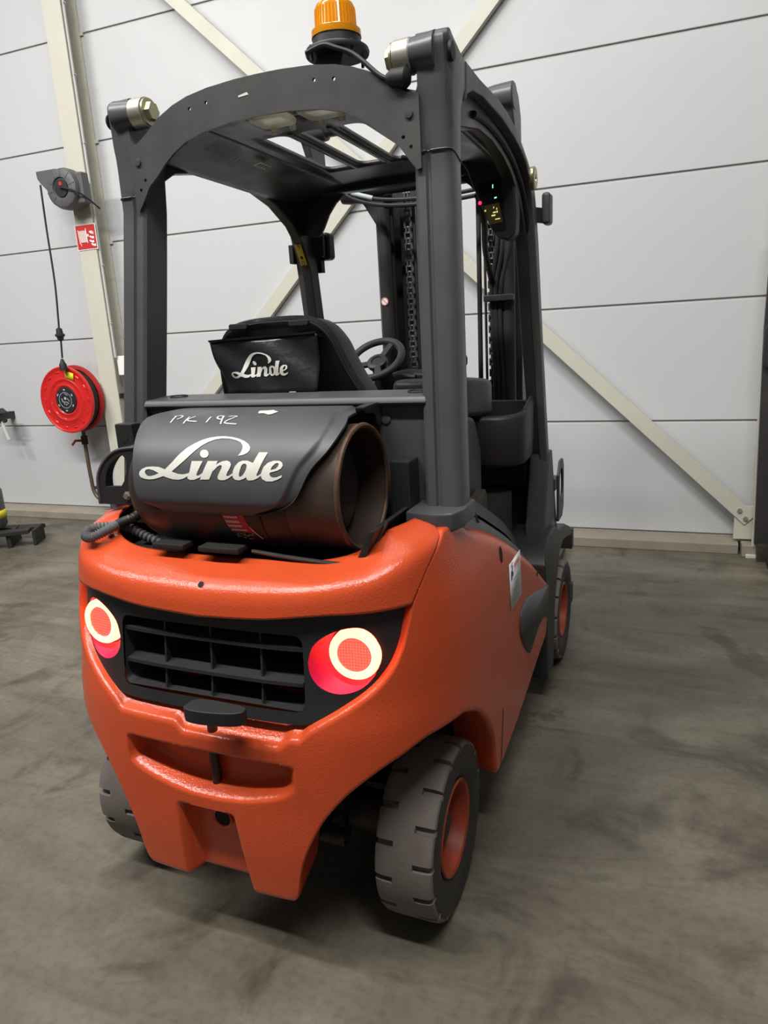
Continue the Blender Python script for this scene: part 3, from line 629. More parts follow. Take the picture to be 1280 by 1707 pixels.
# opening frame (deep return), louvres and ribs
g = G(); f0, f1 = gm(.026), gm(.085)
g.grid([[f0(p[0]*1.006, .747+(p[1]-.747)*1.01) for p in op+op[:1]], [gm(.05)(p[0]*.985, .747+(p[1]-.747)*.96) for p in op+op[:1]], [f1(p[0]*.96, .747+(p[1]-.747)*.9) for p in op+op[:1]]]); g.obj('opening_frame', 'black_plastic', grille, angle=50)
for z, hw in ((.802, .245), (.724, .243)):
    n = 28; a_ = []; b2 = []; c_ = []; d_ = []
    for i in range(n+1):
        x = -hw+2*hw*i/n; a_.append(gm(.026)(x, z-.004)); b2.append(gm(.026)(x, z+.004)); c_.append(gm(.085)(x*.97, z+.018)); d_.append(gm(.085)(x*.97, z+.012))
    g = G(); g.grid([a_, b2, c_, d_, a_]); g.obj('louvre', 'black_plastic', grille)
for x in (-.125, .005, .138):
    for z0, z1 in ((.672, .724), (.728, .802), (.806, .838)):
        g = G(); q = [gm(.034)(x, z0), gm(.034)(x, z1), gm(.085)(x, z1+.012), gm(.085)(x, z0+.012)]; e = Vector((.0025, 0, 0))
        g.add([p-e for p in q]+[p+e for p in q], [(0, 1, 2, 3), (7, 6, 5, 4), (0, 4, 5, 1), (1, 5, 6, 2), (2, 6, 7, 3), (3, 7, 4, 0)]); g.obj('rib', 'black_plastic', grille)
for x0 in (-.15, .18):
    g = G(); g.box((x0, -.165, .655), (.13, .05, .02)); g.obj('inner_ledge', 'orange_panel', truck, bevel=.004)
g = G(); g.box((0, -.10, .75), (.84, .02, .34)); g.box((0, -.16, .635), (.70, .14, .02)); g.obj('blackout_backing', 'black_void', truck)  # black backing added behind the louvres to block light and keep the cavity dark
# tail lamps
for s in (1, -1):
    hole = [gm(.020)(*p) for p in lhole(s)]; n = len(hole); LC = Vector((s*.346, -.222, .791)); ax = Vector((s*.10, -1, .04)).normalized()
    e1 = ax.cross(Vector((0, 0, 1))).normalized(); e2 = e1.cross(ax)
    if s > 0: e1 = e1
    def circ(r, d=0.):
        out = []
        for p in hole:
            q = p-LC; a = math.atan2(q.dot(e2)+.005, q.dot(e1)); out.append(LC+r*(math.cos(a)*e1+math.sin(a)*e2)+ax*d)
        return out
    back = circ(.0615, -.018)
    g = G(); g.grid([hole+hole[:1], [lerp(h, b3, .55)-ax*.004 for h, b3 in zip(hole+hole[:1], back+back[:1])], back+back[:1]])
    lamp = g.obj('tail_lamp', 'lamp_bowl', truck, recalc=True, label='round red tail lamp in a recessed bowl')
    g = G(); g.lathe([(-.02, .0575), (.0, .0575), (.006, .054), (.007, .046), (.006, .0395), (.002, .0385)], LC, ax, 40, cap=False); g.obj('light_ring', 'lamp_ring', lamp)
    g = G(); g.lathe([(.002, .0385), (.0035, .02), (.004, 0)], LC, ax, 32); g.obj('lens', 'lamp_core', lamp)
    g = G()
    for i in range(-5, 6):
        t_ = i*.0066; h_ = math.sqrt(max(0, .037**2-t_*t_))
        fnl = lambda a, c: LC+e1*a+e2*c+ax*.0046
        g.ribbon([(-h_, t_), (h_, t_)], .0018, fnl); g.ribbon([(t_, -h_), (t_, h_)], .0018, fnl)
    g.obj('lens_grid', 'lamp_grid', lamp)
    g = G(); g.lathe([(-.024, .0), (-.024, .062), (-.018, .0625)], LC, ax, 32); g.obj('lamp_back', 'black_plastic', lamp)

# ---- inner chassis, axle, hood block
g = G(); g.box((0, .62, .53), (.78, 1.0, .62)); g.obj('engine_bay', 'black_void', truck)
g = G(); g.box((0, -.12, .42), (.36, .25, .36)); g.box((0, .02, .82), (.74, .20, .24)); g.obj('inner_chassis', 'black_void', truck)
g = G(); g.tube([(-.30, 0, .228), (.30, 0, .228)], .055, 12); g.box((0, 0, .26), (.42, .15, .16)); g.obj('steer_axle', 'dirty_metal', truck, bevel=.01)
g = G(); g.tube([(-.24, -.12, .23), (.24, -.12, .23)], .022, 10); g.obj('track_rod', 'dirty_metal', truck)
g = G(); g.tube([(.12, -.12, .23), (.22, -.10, .24)], .012, 8); g.obj('grease_rod', 'zinc', truck)

# ---- wheels
def wheel_mesh():
    Rt = .219
    g = G(); prof = [(-.050, .113, 1), (-.058, .120, 1), (-.070, .144, 1), (-.073, .170, 1), (-.0725, .196, 1), (-.0715, .206, 1), (-.069, .213, 0), (-.063, .2165, 0), (-.050, .2185, 0), (-.044, .2188, 0), (-.038, .2189, 0), (-.030, .219, 0), (-.025, .219, 0), (-.0242, .219, 0), (-.012, .219, 0), (0, .219, 0)]
    prof = prof+[(-a, r, k) for a, r, k in reversed(prof[:-1])]
    cnt = 16; pit = 2*math.pi/cnt; w_ = .0085/Rt; ep = .0006/Rt
    angs = sorted({round((k+h)*pit/1.0+o, 6) for k in range(cnt) for h in (0, .5) for o in (-w_-ep, -w_, 0, w_, w_+ep)} | {round(k*pit/10, 6) for k in range(cnt*10)})
    angs = [a for a in angs if -1e-9 <= a < 2*math.pi-1e-6]; n = len(angs); angs = angs+[2*math.pi+angs[0]]; rows = []
    for a, r, k in prof:
        row = []
        for ang in angs:
            sh = .5 if a > 0 else 0.
            ph = (ang/pit+sh) % 1.0; ph = min(ph, 1-ph)*pit
            cutin = ph < w_+1e-6 and abs(a) >= .0245 and (k == 0 or r > .20)
            rr_ = r-(.013 if cutin else 0)
            row.append(Vector((a, rr_*math.cos(ang), rr_*math.sin(ang)+.219)))
        rows.append(row)
    # refine across the tread so the side slots have length
    fine = []
    for (p, q), (ra, rb) in zip(zip(prof, prof[1:]), zip(rows, rows[1:])): fine.append(ra)
    fine.append(rows[-1])
    nn = n+1; v = [p for r in fine for p in r]; f = []; mi = []
    for i in range(len(fine)-1):
        k = 1 if (prof[i][2] and prof[i+1][2]) else 0
        for j in range(n): f.append((i*nn+j, i*nn+j+1, (i+1)*nn+j+1, (i+1)*nn+j)); mi.append(k)
    g.add(v, f); g.m = mi; return g
def add_wheel(x, y, s):
    g = wheel_mesh()
    rot = Matrix.Identity(3) if s > 0 else Matrix.Rotation(math.pi, 3, 'Z')
    def place(gg): gg.v = [rot @ p + Vector((x, y, 0)) for p in gg.v]; return gg
    wo = place(g).obj('wheel', ['tyre_tread', 'tyre_wall'], truck, angle=30)
    c = (0, 0, .219)
    r1 = G().lathe([(.052, .114), (.062, .121), (.067, .118), (.063, .110), (.035, .100), (.0, .097)], c, (1, 0, 0), 40, cap=False); place(r1).obj('rim', 'rim_orange', wo)
    dsh = G().lathe([(.0, .098), (-.004, .085), (.0, .06), (.012, .055), (.014, .0)], c, (1, 0, 0), 32); place(dsh).obj('wheel_disc', 'dirty_metal', wo)
    h = G().lathe([(.004, .048), (.030, .046), (.040, .036), (.042, 0)], c, (1, 0, 0), 24); place(h).obj('hub', 'dirty_metal', wo)
    for i in range(6):
        a = i*math.pi/3; n_ = G().lathe([(-.004, .010), (.014, .010), (.016, 0)], (0, .072*math.cos(a), .219+.072*math.sin(a)), (1, 0, 0), 6); place(n_).obj('wheel_nut', 'rim_orange', wo)
    bk = G().lathe([(-.052, .114), (-.03, .104), (-.02, 0)], c, (1, 0, 0), 32); place(bk).obj('rim_back', 'dirty_metal', wo)
    return wo
for x, y in ((.417, .012), (-.417, .012), (.462, 1.51), (-.462, 1.51)): add_wheel(x, y, 1 if x > 0 else -1)

# ---- overhead guard
def Xo(z): return .47 + max(0., 1.80-z)*.045
def Yr(z): return .198 - max(0., 1.85-z)*.155
rear = []
SEC = [(-.088, .030), (-.088, .006), (-.080, .0), (-.062, .0), (-.058, .006), (-.052, .006), (-.048, .0), (-.022, .0), (-.012, .0025), (-.003, .011), (0, .024), (0, .045), (0, .070), (-.006, .084), (-.020, .088), (-.088, .088)]
for s in (1, -1):
    g = G(); rows = []
    YRK = [(1.0, .066), (1.80, .190), (1.90, .190), (2.0, .184), (2.04, .180), (2.058, .184), (2.068, .193), (2.073, .203)]
    YFK = [(1.0, .154), (1.80, .278), (1.90, .290), (1.945, .305), (1.975, .335), (1.995, .37), (2.035, .37), (2.046, .31), (2.058, .262), (2.068, .236), (2.073, .222)]
    for z in [1.0+i*.04 for i in range(21)]+[1.83+i*.0125 for i in range(17)]+[2.036, 2.041, 2.046, 2.052, 2.058, 2.063, 2.068, 2.071, 2.073]:
        ya, yc = lerp_knots(YRK, z), smooth_knots(YFK, z); kx = 1-.18*sstep(1.93, 1.97, z)
        rows.append([Vector((s*(Xo(z)+a*kx-.003*sstep(2.05, 2.073, z)), ya+(yc-ya)*(b2*(1-sstep(1.82, 1.85, z)) if i_ in (1, 4, 5) else b2)/.088, z)) for i_, (a, b2) in enumerate(SEC+SEC[:1])])
    g.grid(rows); n_ = len(SEC); g.f.append(tuple((len(rows)-1)*(n_+1)+i for i in range(n_))); g.m.append(0); g.obj('rear_post', 'frame_paint', truck, angle=32)
    # weld ring and base plinth
    g = G(); z = 1.835; g.tube([Vector((s*(Xo(z)+a+.0005), .188+.095*b2/.088-.0005, z-.02*max(0, b2-.01)/.07)) for i, (a, b2) in enumerate(SEC[2:13])], .0018, 6); g.obj('weld_seam', 'frame_paint', truck)
    g = G(); g.prism([(.385, .015), (.46, .0), (.50, .02), (.512, .06), (.512, .165), (.385, .165)], 'z', 1.0, 1.045, fn=lambda p: Vector((s*p.x, p.y, p.z))); g.obj('post_plinth', 'frame_paint', truck, bevel=.006)
    # head of the rear post, roof rail and front pillar
    Xp = lambda z: .472 + max(0., 1.80-z)*.02
    outl = [(.32, 2.043), (.447, 2.038), (.637, 2.042), (.76, 2.034), (.867, 2.018), (.96, 1.992), (1.049, 1.960), (1.12, 1.930), (1.165, 1.890), (1.20, 1.82), (1.227, 1.73), (1.277, 1.40), (1.36, .96), (1.49, .56)]
    inl = [(1.43, .56), (1.305, .96), (1.222, 1.40), (1.165, 1.73), (1.13, 1.83), (1.088, 1.90), (1.029, 1.945), (.95, 1.968), (.856, 1.985), (.684, 2.002), (.48, 2.004), (.382, 1.993), (.335, 1.975), (.315, 1.955)]
    g = G(); g.prism(outl+inl, 'x', 0, 1, fn=lambda p: Vector((s*(Xp(p.z)-.030+.030*p.x), p.y, p.z))); g.obj('guard_arch', 'dusty_paint', truck, bevel=.006, seg=2, bang=40)
    inb = [(.262, 1.76), (.275, 1.83), (.31, 1.885), (.37, 1.918), (.457, 1.933), (.546, 1.948), (.686, 1.949), (.816, 1.934), (.935, 1.904), (1.048, 1.848), (1.115, 1.783), (1.160, 1.691), (1.205, 1.40), (1.315, .98), (1.43, .59)]
    ouf = [(1.50, .59), (1.385, .98), (1.275, 1.40), (1.225, 1.70), (1.195, 1.82), (1.14, 1.905), (1.03, 1.970), (.86, 2.010), (.684, 2.026), (.48, 2.026), (.262, 2.02)]
    g = G(); g.prism(inb+ouf, 'x', 0, 1, fn=lambda p: Vector((s*(Xp(p.z)-.068+.040*p.x), p.y, p.z))); g.obj('inner_frame', 'mast_black', truck, bevel=.006, seg=2, bang=40)
    mid = [((a[0]*.5+b2[0]*.5), a[1]*.5+b2[1]*.5) for a, b2 in zip(inb[4:11], [(.48, 2.0), (.56, 2.002), (.684, 2.0), (.80, 1.99), (.92, 1.972), (1.05, 1.93), (1.13, 1.86)])]
    g = G(); g.tube([Vector((s*(Xp(z)-.024), y, z)) for y, z in spline(mid+[(1.185, 1.70), (1.235, 1.40), (1.34, .98)], 4)], .009, 8); g.obj('door_seal', 'black_rubber', truck)
    # top boss with washer and nut
    bc = Vector((0, .204, 2.032))
    g = G(); g.lathe([(.385, .035), (.40, .036), (.44, .040)], bc, (s, 0, 0), 28); g.obj('cylinder_boss', 'frame_paint', truck)
    g = G(); g.lathe([(.343, .030), (.346, .036), (.382, .037), (.386, .034)], bc, (s, 0, 0), 28); wz = g.obj('bearing_bush', 'zinc', truck)
    g = G(); g.lathe([(.338, .033), (.343, .033)], bc, (s, 0, 0), 28); g.obj('washer', 'zinc_yellow', wz)
    g = G(); g.lathe([(.325, .014), (.325, .022), (.338, .024)], bc, (s, 0, 0), 6); g.obj('nut', 'zinc_yellow', wz)
    g = G(); g.lathe([(.469, .021), (.475, .019), (.476, .0)], bc+Vector((0, .005, -.004)), (s, 0, 0), 24); g.obj('boss_cap', 'black_rubber', truck)
    # pillar stiffener gusset at the front corner
    g = G(); g.prism([(.44, 2.0), (.20, 2.0), (.19, 1.965), (.22, 1.945), (.255, 1.92), (.285, 1.885), (.31, 1.84), (.327, 1.815), (.345, 1.81), (.43, 1.83)], 'y', 1.112, 1.128, fn=lambda p: Vector((s*p.x*1.01, p.y, p.z*1.012-.024))); gs = g.obj('corner_gusset', 'mast_black', truck, bevel=.003)
    # front end boss of the tilt cylinder, on the mast side
    g = G(); g.lathe([(.24, .027), (.302, .028), (.304, .038), (.345, .043), (.40, .046), (.405, .040)], (0, 1.175, 2.188), (s, 0, 0), 28); g.obj('tilt_boss', 'frame_paint', truck)
    g = G(); g.prism([(1.14, 2.19), (1.148, 2.225), (1.19, 2.236), (1.25, 2.21), (1.290, 2.15), (1.295, 2.08), (1.275, 2.0), (1.24, 1.95), (1.15, 1.95), (1.17, 2.03), (1.18, 2.1), (1.15, 2.15)], 'x', .372, .402, fn=lambda p: Vector((s*p.x, p.y, p.z))); g.obj('tilt_arm', 'frame_paint', truck, bevel=.006, seg=3)

# rear beam: arched plate with rolled top
top = [(0, 2.056), (.064, 2.055), (.143, 2.050), (.204, 2.041), (.25, 2.028), (.30, 2.006), (.335, 1.980), (.372, 1.958), (.402, 1.950)]
bot = [(.402, 1.80), (.392, 1.797), (.372, 1.822), (.350, 1.852), (.322, 1.872), (.293, 1.898), (.262, 1.920), (.22, 1.941), (.16, 1.956), (.08, 1.965), (0, 1.967)]
half = top+bot
outer = [(-x, z) for x, z in reversed(top[1:])]+top+bot+[(-x, z) for x, z in reversed(bot[:-1])]
yb = lambda x, z: .190-.012*sstep(1.99, 2.056, z)*0+.014*sstep(1.965, 1.80, z)*0
hl = [ellipse(s*q[0], q[1], .0045, .0045, 8) for s in (1, -1) for q in ((.362, 1.868), (.380, 1.846), (.15, 2.018), (.20, 2.012))]
g = bent_sheet(outer, hl, lambda x, z: Vector((x, .188, z)), .2)
beam = g.obj('rear_beam', 'dusty_paint', truck, solid=.008, angle=50, smooth=False, label='arched dark grey rear roof beam')
rows = []
xs = [-.402+.804*i/60 for i in range(61)]
for k in range(7):
    a = math.pi/2*k/6
    rows.append([Vector((x, .190+.045*(1-math.cos(a)), smooth_knots(top, abs(x))-.012+.020*math.sin(a))) for x in xs])
g = G(); g.grid(rows); g.obj('rolled_edge', 'dusty_paint', beam, angle=60)
for s in (1, -1):
    g = G(); g.lathe([(0, .010), (.004, .009), (.005, 0)], (s*.378, .1802, 1.913), (0, -1, 0), 18); g.obj('bolt', 'frame_paint', beam)
g = G(); g.flat([(-.055, 2.018), (-.03, 2.022), (-.026, 2.016), (-.055, 2.014)], [], lambda x, z: Vector((x, .1792, z))); g.obj('paint_chip', 'print_white', beam)
# roof shell
def zr(x, y):
    z = smooth_knots([(0, 2.000), (.15, 1.998), (.21, 1.992), (.27, 1.982), (.33, 1.966), (.40, 1.945), (.42, 1.94)], abs(x)); f = sstep(.3, 1.06, y)
    return z-.012*f
slots = []
for x0, x1 in ((-.158, -.072), (-.038, .045), (.082, .160)):
    slots.append(rrect(x0, .43, x1, .868, .028, 4))
for x0, x1 in ((-.050, .034), (.084, .174)): slots.append(rrect(x0, .24, x1, .295, .012, 3))
g = bent_sheet([(-.20, .19), (.20, .19), (.20, 1.11), (-.20, 1.11)], slots, lambda x, y: Vector((x, y, zr(x, y))), .1)
roof = g.obj('roof_shell', 'mast_black', truck, solid=.014, angle=50)
for s in (1, -1):
    rows = []
    for i in range(13):
        x = .20+.21*i/12; rows.append([Vector((s*x, y, zr(x, y))) for y in [.19+.92*j/12 for j in range(13)]])
    g = G(); g.grid(rows); g.obj('roof_side', 'mast_black', roof, solid=.012 if s < 0 else -.012, angle=60)
for x0 in (-.055, .063):
    g = G(); g.bar((x0, .42, 1.990), (x0, .87, 1.980), .018, .02); g.obj('roof_bar', 'mast_black', roof, bevel=.006)
g = G(); g.box((0, 1.110, 1.975), (.80, .045, .055)); g.obj('front_crossbar', 'mast_black', truck, bevel=.008)
for x in (-.09, .0, .05): 
    g = G(); g.lathe([(0, .007), (.003, .006)], (x, 1.0875, 1.975), (0, -1, 0), 12); g.obj('bolt', 'dark_steel', truck)
# label plates on the inner roof side (left)
def rs(a, c, o=.015): y = .30+a*.62; x = -(.225+.10*c); return Vector((x, y, zr(x, y)-o-.010))
g = G(); g.flat([(.42, .10), (.53, .10), (.53, .36), (.42, .36)], [], rs); lb = g.obj('warning_label', 'print_white', truck, label='small grey pictogram label under the roof')
g = G()
for q in (.435, .46, .485, .51): g.ribbon([(q, .14), (q+.012, .32)], .006, lambda a, c: rs(a, c, .0165)); g.ribbon([(q+.012, .14), (q, .32)], .006, lambda a, c: rs(a, c, .0165))
g.obj('print', 'black_void', lb)
g = G()
for i in range(7): g.ribbon([(.72+.02*i, .05), (.74+.02*i, .60)], .006, rs)
g.obj('print_lines', 'hose_grey', truck)
g = G()
for i in range(6): g.ribbon([(.12+.035*i, .2), (.14+.035*i, .8)], .010, rs); g.ribbon([(.12, .2+.11*i), (.33, .22+.11*i)], .02, rs)
g.obj('print_lines', 'hose_grey', truck)
# two clear interior lamps under the roof
for x0, x1 in ((-.058, .042), (.076, .182)):
    g = G(); g.prism(rrect(x0, .205, x1, .300, .02), 'z', 1.966, 1.984); il = g.obj('roof_lamp', 'clear_plastic', truck, bevel=.008, seg=3, label='clear plastic interior roof lamp')
    for q in (.25, .8):
        g = G(); g.box((x0+(x1-x0)*q, .300, 1.968), (.016, .010, .024)); g.obj('clip', 'clear_plastic', il, bevel=.003)
# beacon
bx, by = .180, .255
g = G(); g.lathe([(0, .074), (.006, .076), (.012, .074), (.014, .060)], (bx, by, 2.082), (0, 0, 1), 36); bc_ = g.obj('beacon', 'black_plastic', truck, label='amber rotating beacon on black flange')
g = G(); g.lathe([(.014, .058), (.042, .056), (.044, .05)], (bx, by, 2.082), (0, 0, 1), 36); g.obj('base', 'black_plastic', bc_)
prof = [(.036, .0585), (.050, .058), (.052, .050), (.055, .0485), (.097, .0465), (.104, .043), (.107, .036), (.108, 0)]
g = G(); g.lathe(prof, (bx, by, 2.082), (0, 0, 1), 48, cap=False)
g.obj('dome', 'amber', bc_)
g = G(); g.lathe([(.044, .030), (.09, .028), (.09, 0)], (bx, by, 2.082), (0, 0, 1), 20); g.obj('reflector', 'sticker_yellow', bc_)
g = G()
for i in range(36):
    a = 2*math.pi*i/36
    g.bar((bx+.0480*math.cos(a), by+.0480*math.sin(a), 2.138), (bx+.0468*math.cos(a), by+.0468*math.sin(a), 2.176), .0028, .0022, (math.cos(a), math.sin(a), 0))
g.obj('lens_ribs', 'amber', bc_, kind='stuff')
g = G(); g.prism([(.118, 2.048), (.19, 2.048), (.205, 2.084), (.135, 2.084)], 'y', .235, .275); g.obj('bracket', 'frame_paint', bc_, bevel=.003)
for a in (-2.3, -.6, .9, 2.4):
    g = G(); g.tube([(bx+.066*math.cos(a), by+.066*math.sin(a), 2.065), (bx+.066*math.cos(a), by+.066*math.sin(a), 2.099)], .004, 8); g.obj('screw', 'dark_steel', bc_)
g = G(); g.tube(spline([(.135, .18, 2.075), (.18, .178, 2.083), (.212, .18, 2.072), (.246, .185, 2.057), (.275, .182, 2.034), (.315, .178, 1.998), (.345, .176, 1.985)]), .0055, 8); g.obj('cable', 'black_rubber', bc_)
g = G(); g.lathe([(0, .010), (.012, .019), (.045, .022), (.052, .016), (.056, 0)], (.330, .180, 1.990), (1, 0, -.10), 16); g.obj('cable_grommet', 'black_rubber', truck)

# ---- hood, bulkhead, gas bottle
g = G(); g.prism(rrect(-.415, .98, .42, 1.283, .012), 'y', .125, .16); g.obj('rear_bulkhead', 'grey_plastic', truck, bevel=.004)
g = G(); g.prism([(.105, 1.284), (.115, 1.300), (.20, 1.305), (.25, 1.303), (.25, 1.25), (.16, 1.25)], 'x', -.41, .415); hd = g.obj('hood_deck', 'grey_plastic', truck, bevel=.005)
for x, y in ((.375, .17), (-.335, .17)):
    g = G(); n = 20; g.tube([(x+.026*math.cos(2*math.pi*i/n), y+.018*math.sin(2*math.pi*i/n), 1.306+.0011*math.sin(2*math.pi*i/n)) for i in range(n)], .002, 6, closed=True); g.obj('cap_ring', 'black_rubber', hd)
g = G(); g.lathe([(0, .013), (.003, .012), (.004, 0)], (.305, .125, 1.245), (0, -1, 0), 18); g.obj('blank_plug', 'frame_paint', truck)
g = G(); g.prism(rrect(.335, 1.02, .385, 1.155, .006), 'y', .055, .125); g.obj('side_buffer', 'black_plastic', truck, bevel=.006)
g = G(); g.tube([(.418, .118, 1.0), (.418, .118, 1.275)], .006, 8); g.obj('bulkhead_weld', 'frame_paint', truck)
g = G(); g.box((-.458, .105, 1.20), (.062, .07, .085)); bk = g.obj('catch_block', 'black_plastic', truck, bevel=.005)
g = G(); g.lathe([(0, .017), (.001, 0)], (-.462, .0695, 1.205), (0, -1, 0), 20); g.obj('catch_hole', 'black_void', bk)
g = G(); g.box((-.425, .11, 1.10), (.05, .06, .18)); g.obj('catch_post', 'black_plastic', truck, bevel=.004)
g = G(); g.box((0, -.02, .912), (.66, .26, .04)); g.obj('bottle_well', 'black_void', truck)
g = G(); g.prism([(-.17, .932), (.12, .932), (.12, .956), (-.16, .956)], 'x', -.30, .335, fn=lambda p: p); g.obj('bottle_tray', 'black_void', truck)
# tray lip
g = G(); g.tube(spline([(.08, -.165, .985), (.20, -.172, .978), (.315, -.165, .972), (.35, -.13, .985), (.372, -.105, 1.025), (.382, -.09, 1.05)], 4), .005, 6); g.obj('tray_lip', 'dark_steel', truck)
g = G(); g.prism([(.320, .960), (.340, .960), (.356, .985), (.380, 1.045), (.366, 1.045), (.340, .99)], 'y', -.155, .06); g.obj('tray_side', 'black_plastic', truck, bevel=.003)
for x0, x1 in ((-.175, -.085), (-.045, .065)):
    g = G(); g.box(((x0+x1)/2, -.175, .992), (x1-x0, .05, .014)); g.obj('bottle_rest', 'black_rubber', truck, bevel=.004)
TY, TZ = -.038, 1.112
bt = thing('gas_bottle', (0, TY, TZ-.15), 'dark steel gas bottle lying under the printed black cover', 'gas bottle')
g = G(); g.lathe([(-.290, 0), (-.288, .05), (-.280, .085), (-.262, .115), (-.235, .135), (-.20, .147), (-.165, .150), (.125, .150), (.17, .147), (.21, .135), (.245, .110), (.262, .07), (.268, 0)], (0, TY, TZ), (1, 0, 0), 56); g.obj('body', 'tank_paint', bt)
g = G(); g.tube([Vector((.118, TY+.151*math.cos(2*math.pi*i/48), TZ+.151*math.sin(2*math.pi*i/48))) for i in range(48)], .003, 6, closed=True); g.obj('weld_bead', 'tank_paint', bt)
g = G(); n = 56
g.lathe([(.178, .136), (.182, .143), (.302, .143), (.306, .144), (.310, .142), (.310, .136), (.302, .135), (.19, .135)], (0, TY, TZ), (1, 0, 0), n, cap=False); rg = g.obj('collar', 'collar_paint', bt)
g = G(); g.tube([Vector((.309, TY+.139*math.cos(2*math.pi*i/n), TZ+.139*math.sin(2*math.pi*i/n))) for i in range(n)], .0065, 8, closed=True); g.obj('collar_rim', 'rusty_rim', rg)
for a in (2.7, 4.0, 1.0):
    g = G(); g.lathe([(0, .005), (.001, 0)], (.286, TY+.1405*math.cos(a), TZ+.1405*math.sin(a)), (0, math.cos(a), math.sin(a)), 10); g.obj('collar_hole', 'black_void', rg)
def tk(x, s, o=.001):   # on the bottle skin, s = arc below the horizontal rear line
    a = s/.150; return Vector((x, TY-(.150+o)*math.cos(a), TZ-(.150+o)*math.sin(a)))
g = bent_sheet([(.022, .038), (.078, .038), (.088, .088), (.030, .088)], [], lambda a, c: tk(a, c), .008); lab = g.obj('danger_label', 'label_red', bt, label='torn red and white gas label')
g = G()
for q, x0, x1, wd in ((.044, .026, .058, .006), (.056, .028, .064, .009), (.068, .030, .066, .008), (.080, .034, .074, .007)):
    x = x0
    while x < x1: g.ribbon([(x, q-wd*.35), (x+.003, q+wd*.35)], .0030, lambda a, c: tk(a, c, .002)); x += .0052
g.obj('print', 'print_white', lab)
g = G()
for i in range(26):
    x = random.uniform(.034, .082); q = random.uniform(.091, .114); l = random.uniform(.002, .007); g.ribbon([(x, q), (x+l, q+random.uniform(-.001, .001))], .0016, lambda a, c: tk(a, c))
g.ribbon([(.084, .070), (.092, .088), (.102, .112)], .003, lambda a, c: tk(a, c)); g.obj('label_scraps', 'print_white', bt)

# printed cover over the bottle
RC, CY, CZ, YT = .162, -.04, 1.118, .12
def cov(x, s, o=0.):
    S1 = YT-CY
    if s <= S1: return Vector((x, YT-s, CZ+RC+o))
    a = (s-S1)/RC; return Vector((x, CY-(RC+o)*math.sin(a), CZ+(RC+o)*math.cos(a)))
XL = [(0, -.300), (.08, -.294), (.2, -.252), (.29, -.224), (.36, -.208), (.42, -.200), (.44, -.185), (.455, -.150)]
XR = [(0, .262), (.09, .270), (.17, .286), (.228, .300), (.262, .297), (.302, .2845), (.347, .2535), (.409, .221), (.43, .200), (.445, .165), (.455, .130)]
rows = []; ns = 64
for i in range(ns+1):
    s = .455*i/ns; xl, xr = smooth_knots(XL, s), smooth_knots(XR, s); row = [cov(xl+.006, s, -.011), cov(xl+.002, s, -.006)]
    for j in [q for q in range(36)]+[36, 36.5, 37, 37.3, 37.6, 37.9, 38.2, 38.6, 39, 39.5, 40]: row.append(cov(xl+(xr-xl)*j/40, s, -.004*(abs(j-20)/20)**12-.007*sstep(.93, .955, j/40)*(j/40)-.006*sstep(.425, .455, s)))
    row += [cov(xr+.003, s, -.006), cov(xr+.003, s, -.011)]
    rows.append(row)
n = len(rows[0])
last = rows[-1]; rows.append([cov(p.x, .458, -.006) for p in last]); rows.append([cov(p.x, .455, -.011) for p in last])
g = G(); g.grid(rows); cv = g.obj('bottle_cover', 'grey_plastic', truck, angle=45, label='black curved bottle cover with white script lettering')
g = G()
for o_, h_ in LOGO:
    gg = bent_sheet(o_, [h_] if h_ else [], lambda x, s: cov(x, s, .0012), .012); g.add(gg.v, gg.f)
g.obj('lettering', 'print_white', cv, label='white script Linde lettering')
for grp in ((0, 1), (2, 3), (4,), (5,), (6,)):
    g = G()
    for k in grp:
        st_ = HAND[k]; pts = spline([(p[0], p[1]) for p in st_], 5) if len(st_) > 2 else [lerp((*st_[0], 0), (*st_[1], 0), i/5) for i in range(6)]
        g.ribbon([(p[0], p[1]) for p in pts], .0042, lambda x, s: cov(x, s, .0014))
    g.obj('painted_character', 'paint_pen', cv)
g = G(); g.flat(PATCH, [], lambda x, s: cov(x, s, .0016)); g.obj('paint_blot', 'print_white', cv)
g = G(); g.prism(spline([(.02, 1.285), (.06, 1.287), (.115, 1.285), (.125, 1.26), (.118, 1.235), (.095, 1.235), (.08, 1.262), (.03, 1.270), (.02, 1.285)], 4), 'x', .272, .296); g.obj('cover_hinge', 'black_plastic', truck, bevel=.004)

# clamp handle at the left of the bottle
ho = [(-.466, 1.046)] + [(p[0], p[1]) for p in spline([(-.466, 1.046), (-.463, 1.108), (-.447, 1.145), (-.415, 1.177), (-.375, 1.196), (-.335, 1.202)], 4)] + [(-.30, 1.202), (-.30, 1.0), (-.345, 1.0), (-.352, 1.046)]
hh = [(p[0], p[1]) for p in spline([(-.432, 1.094), (-.428, 1.118), (-.414, 1.146), (-.392, 1.166), (-.362, 1.180)], 4)] + [(-.350, 1.166), (-.356, 1.135), (-.368, 1.110), (-.380, 1.096)]
g = G(); g.prism(ho, 'y', -.052, -.040, [hh]); hb = g.obj('bottle_clamp', 'black_plastic', truck, bevel=.002)
g = G(); ar = spline([(-.463, -.03, 1.046), (-.461, -.03, 1.108), (-.445, -.03, 1.145), (-.413, -.03, 1.177), (-.373, -.03, 1.196), (-.32, -.03, 1.202)], 4)
g.grid([[p+Vector((0, -.024, .0)) for p in ar], [p+Vector((0, .03, 0)) for p in ar]]); g.obj('clamp_flange', 'grey_plastic', hb, solid=.007)
g = G(); g.lathe([(0, .012), (.004, .012), (.004, .008), (.010, .008), (.010, 0)], (-.362, -.052, 1.072), (0, -1, 0), 6); g.obj('nut', 'zinc', hb)
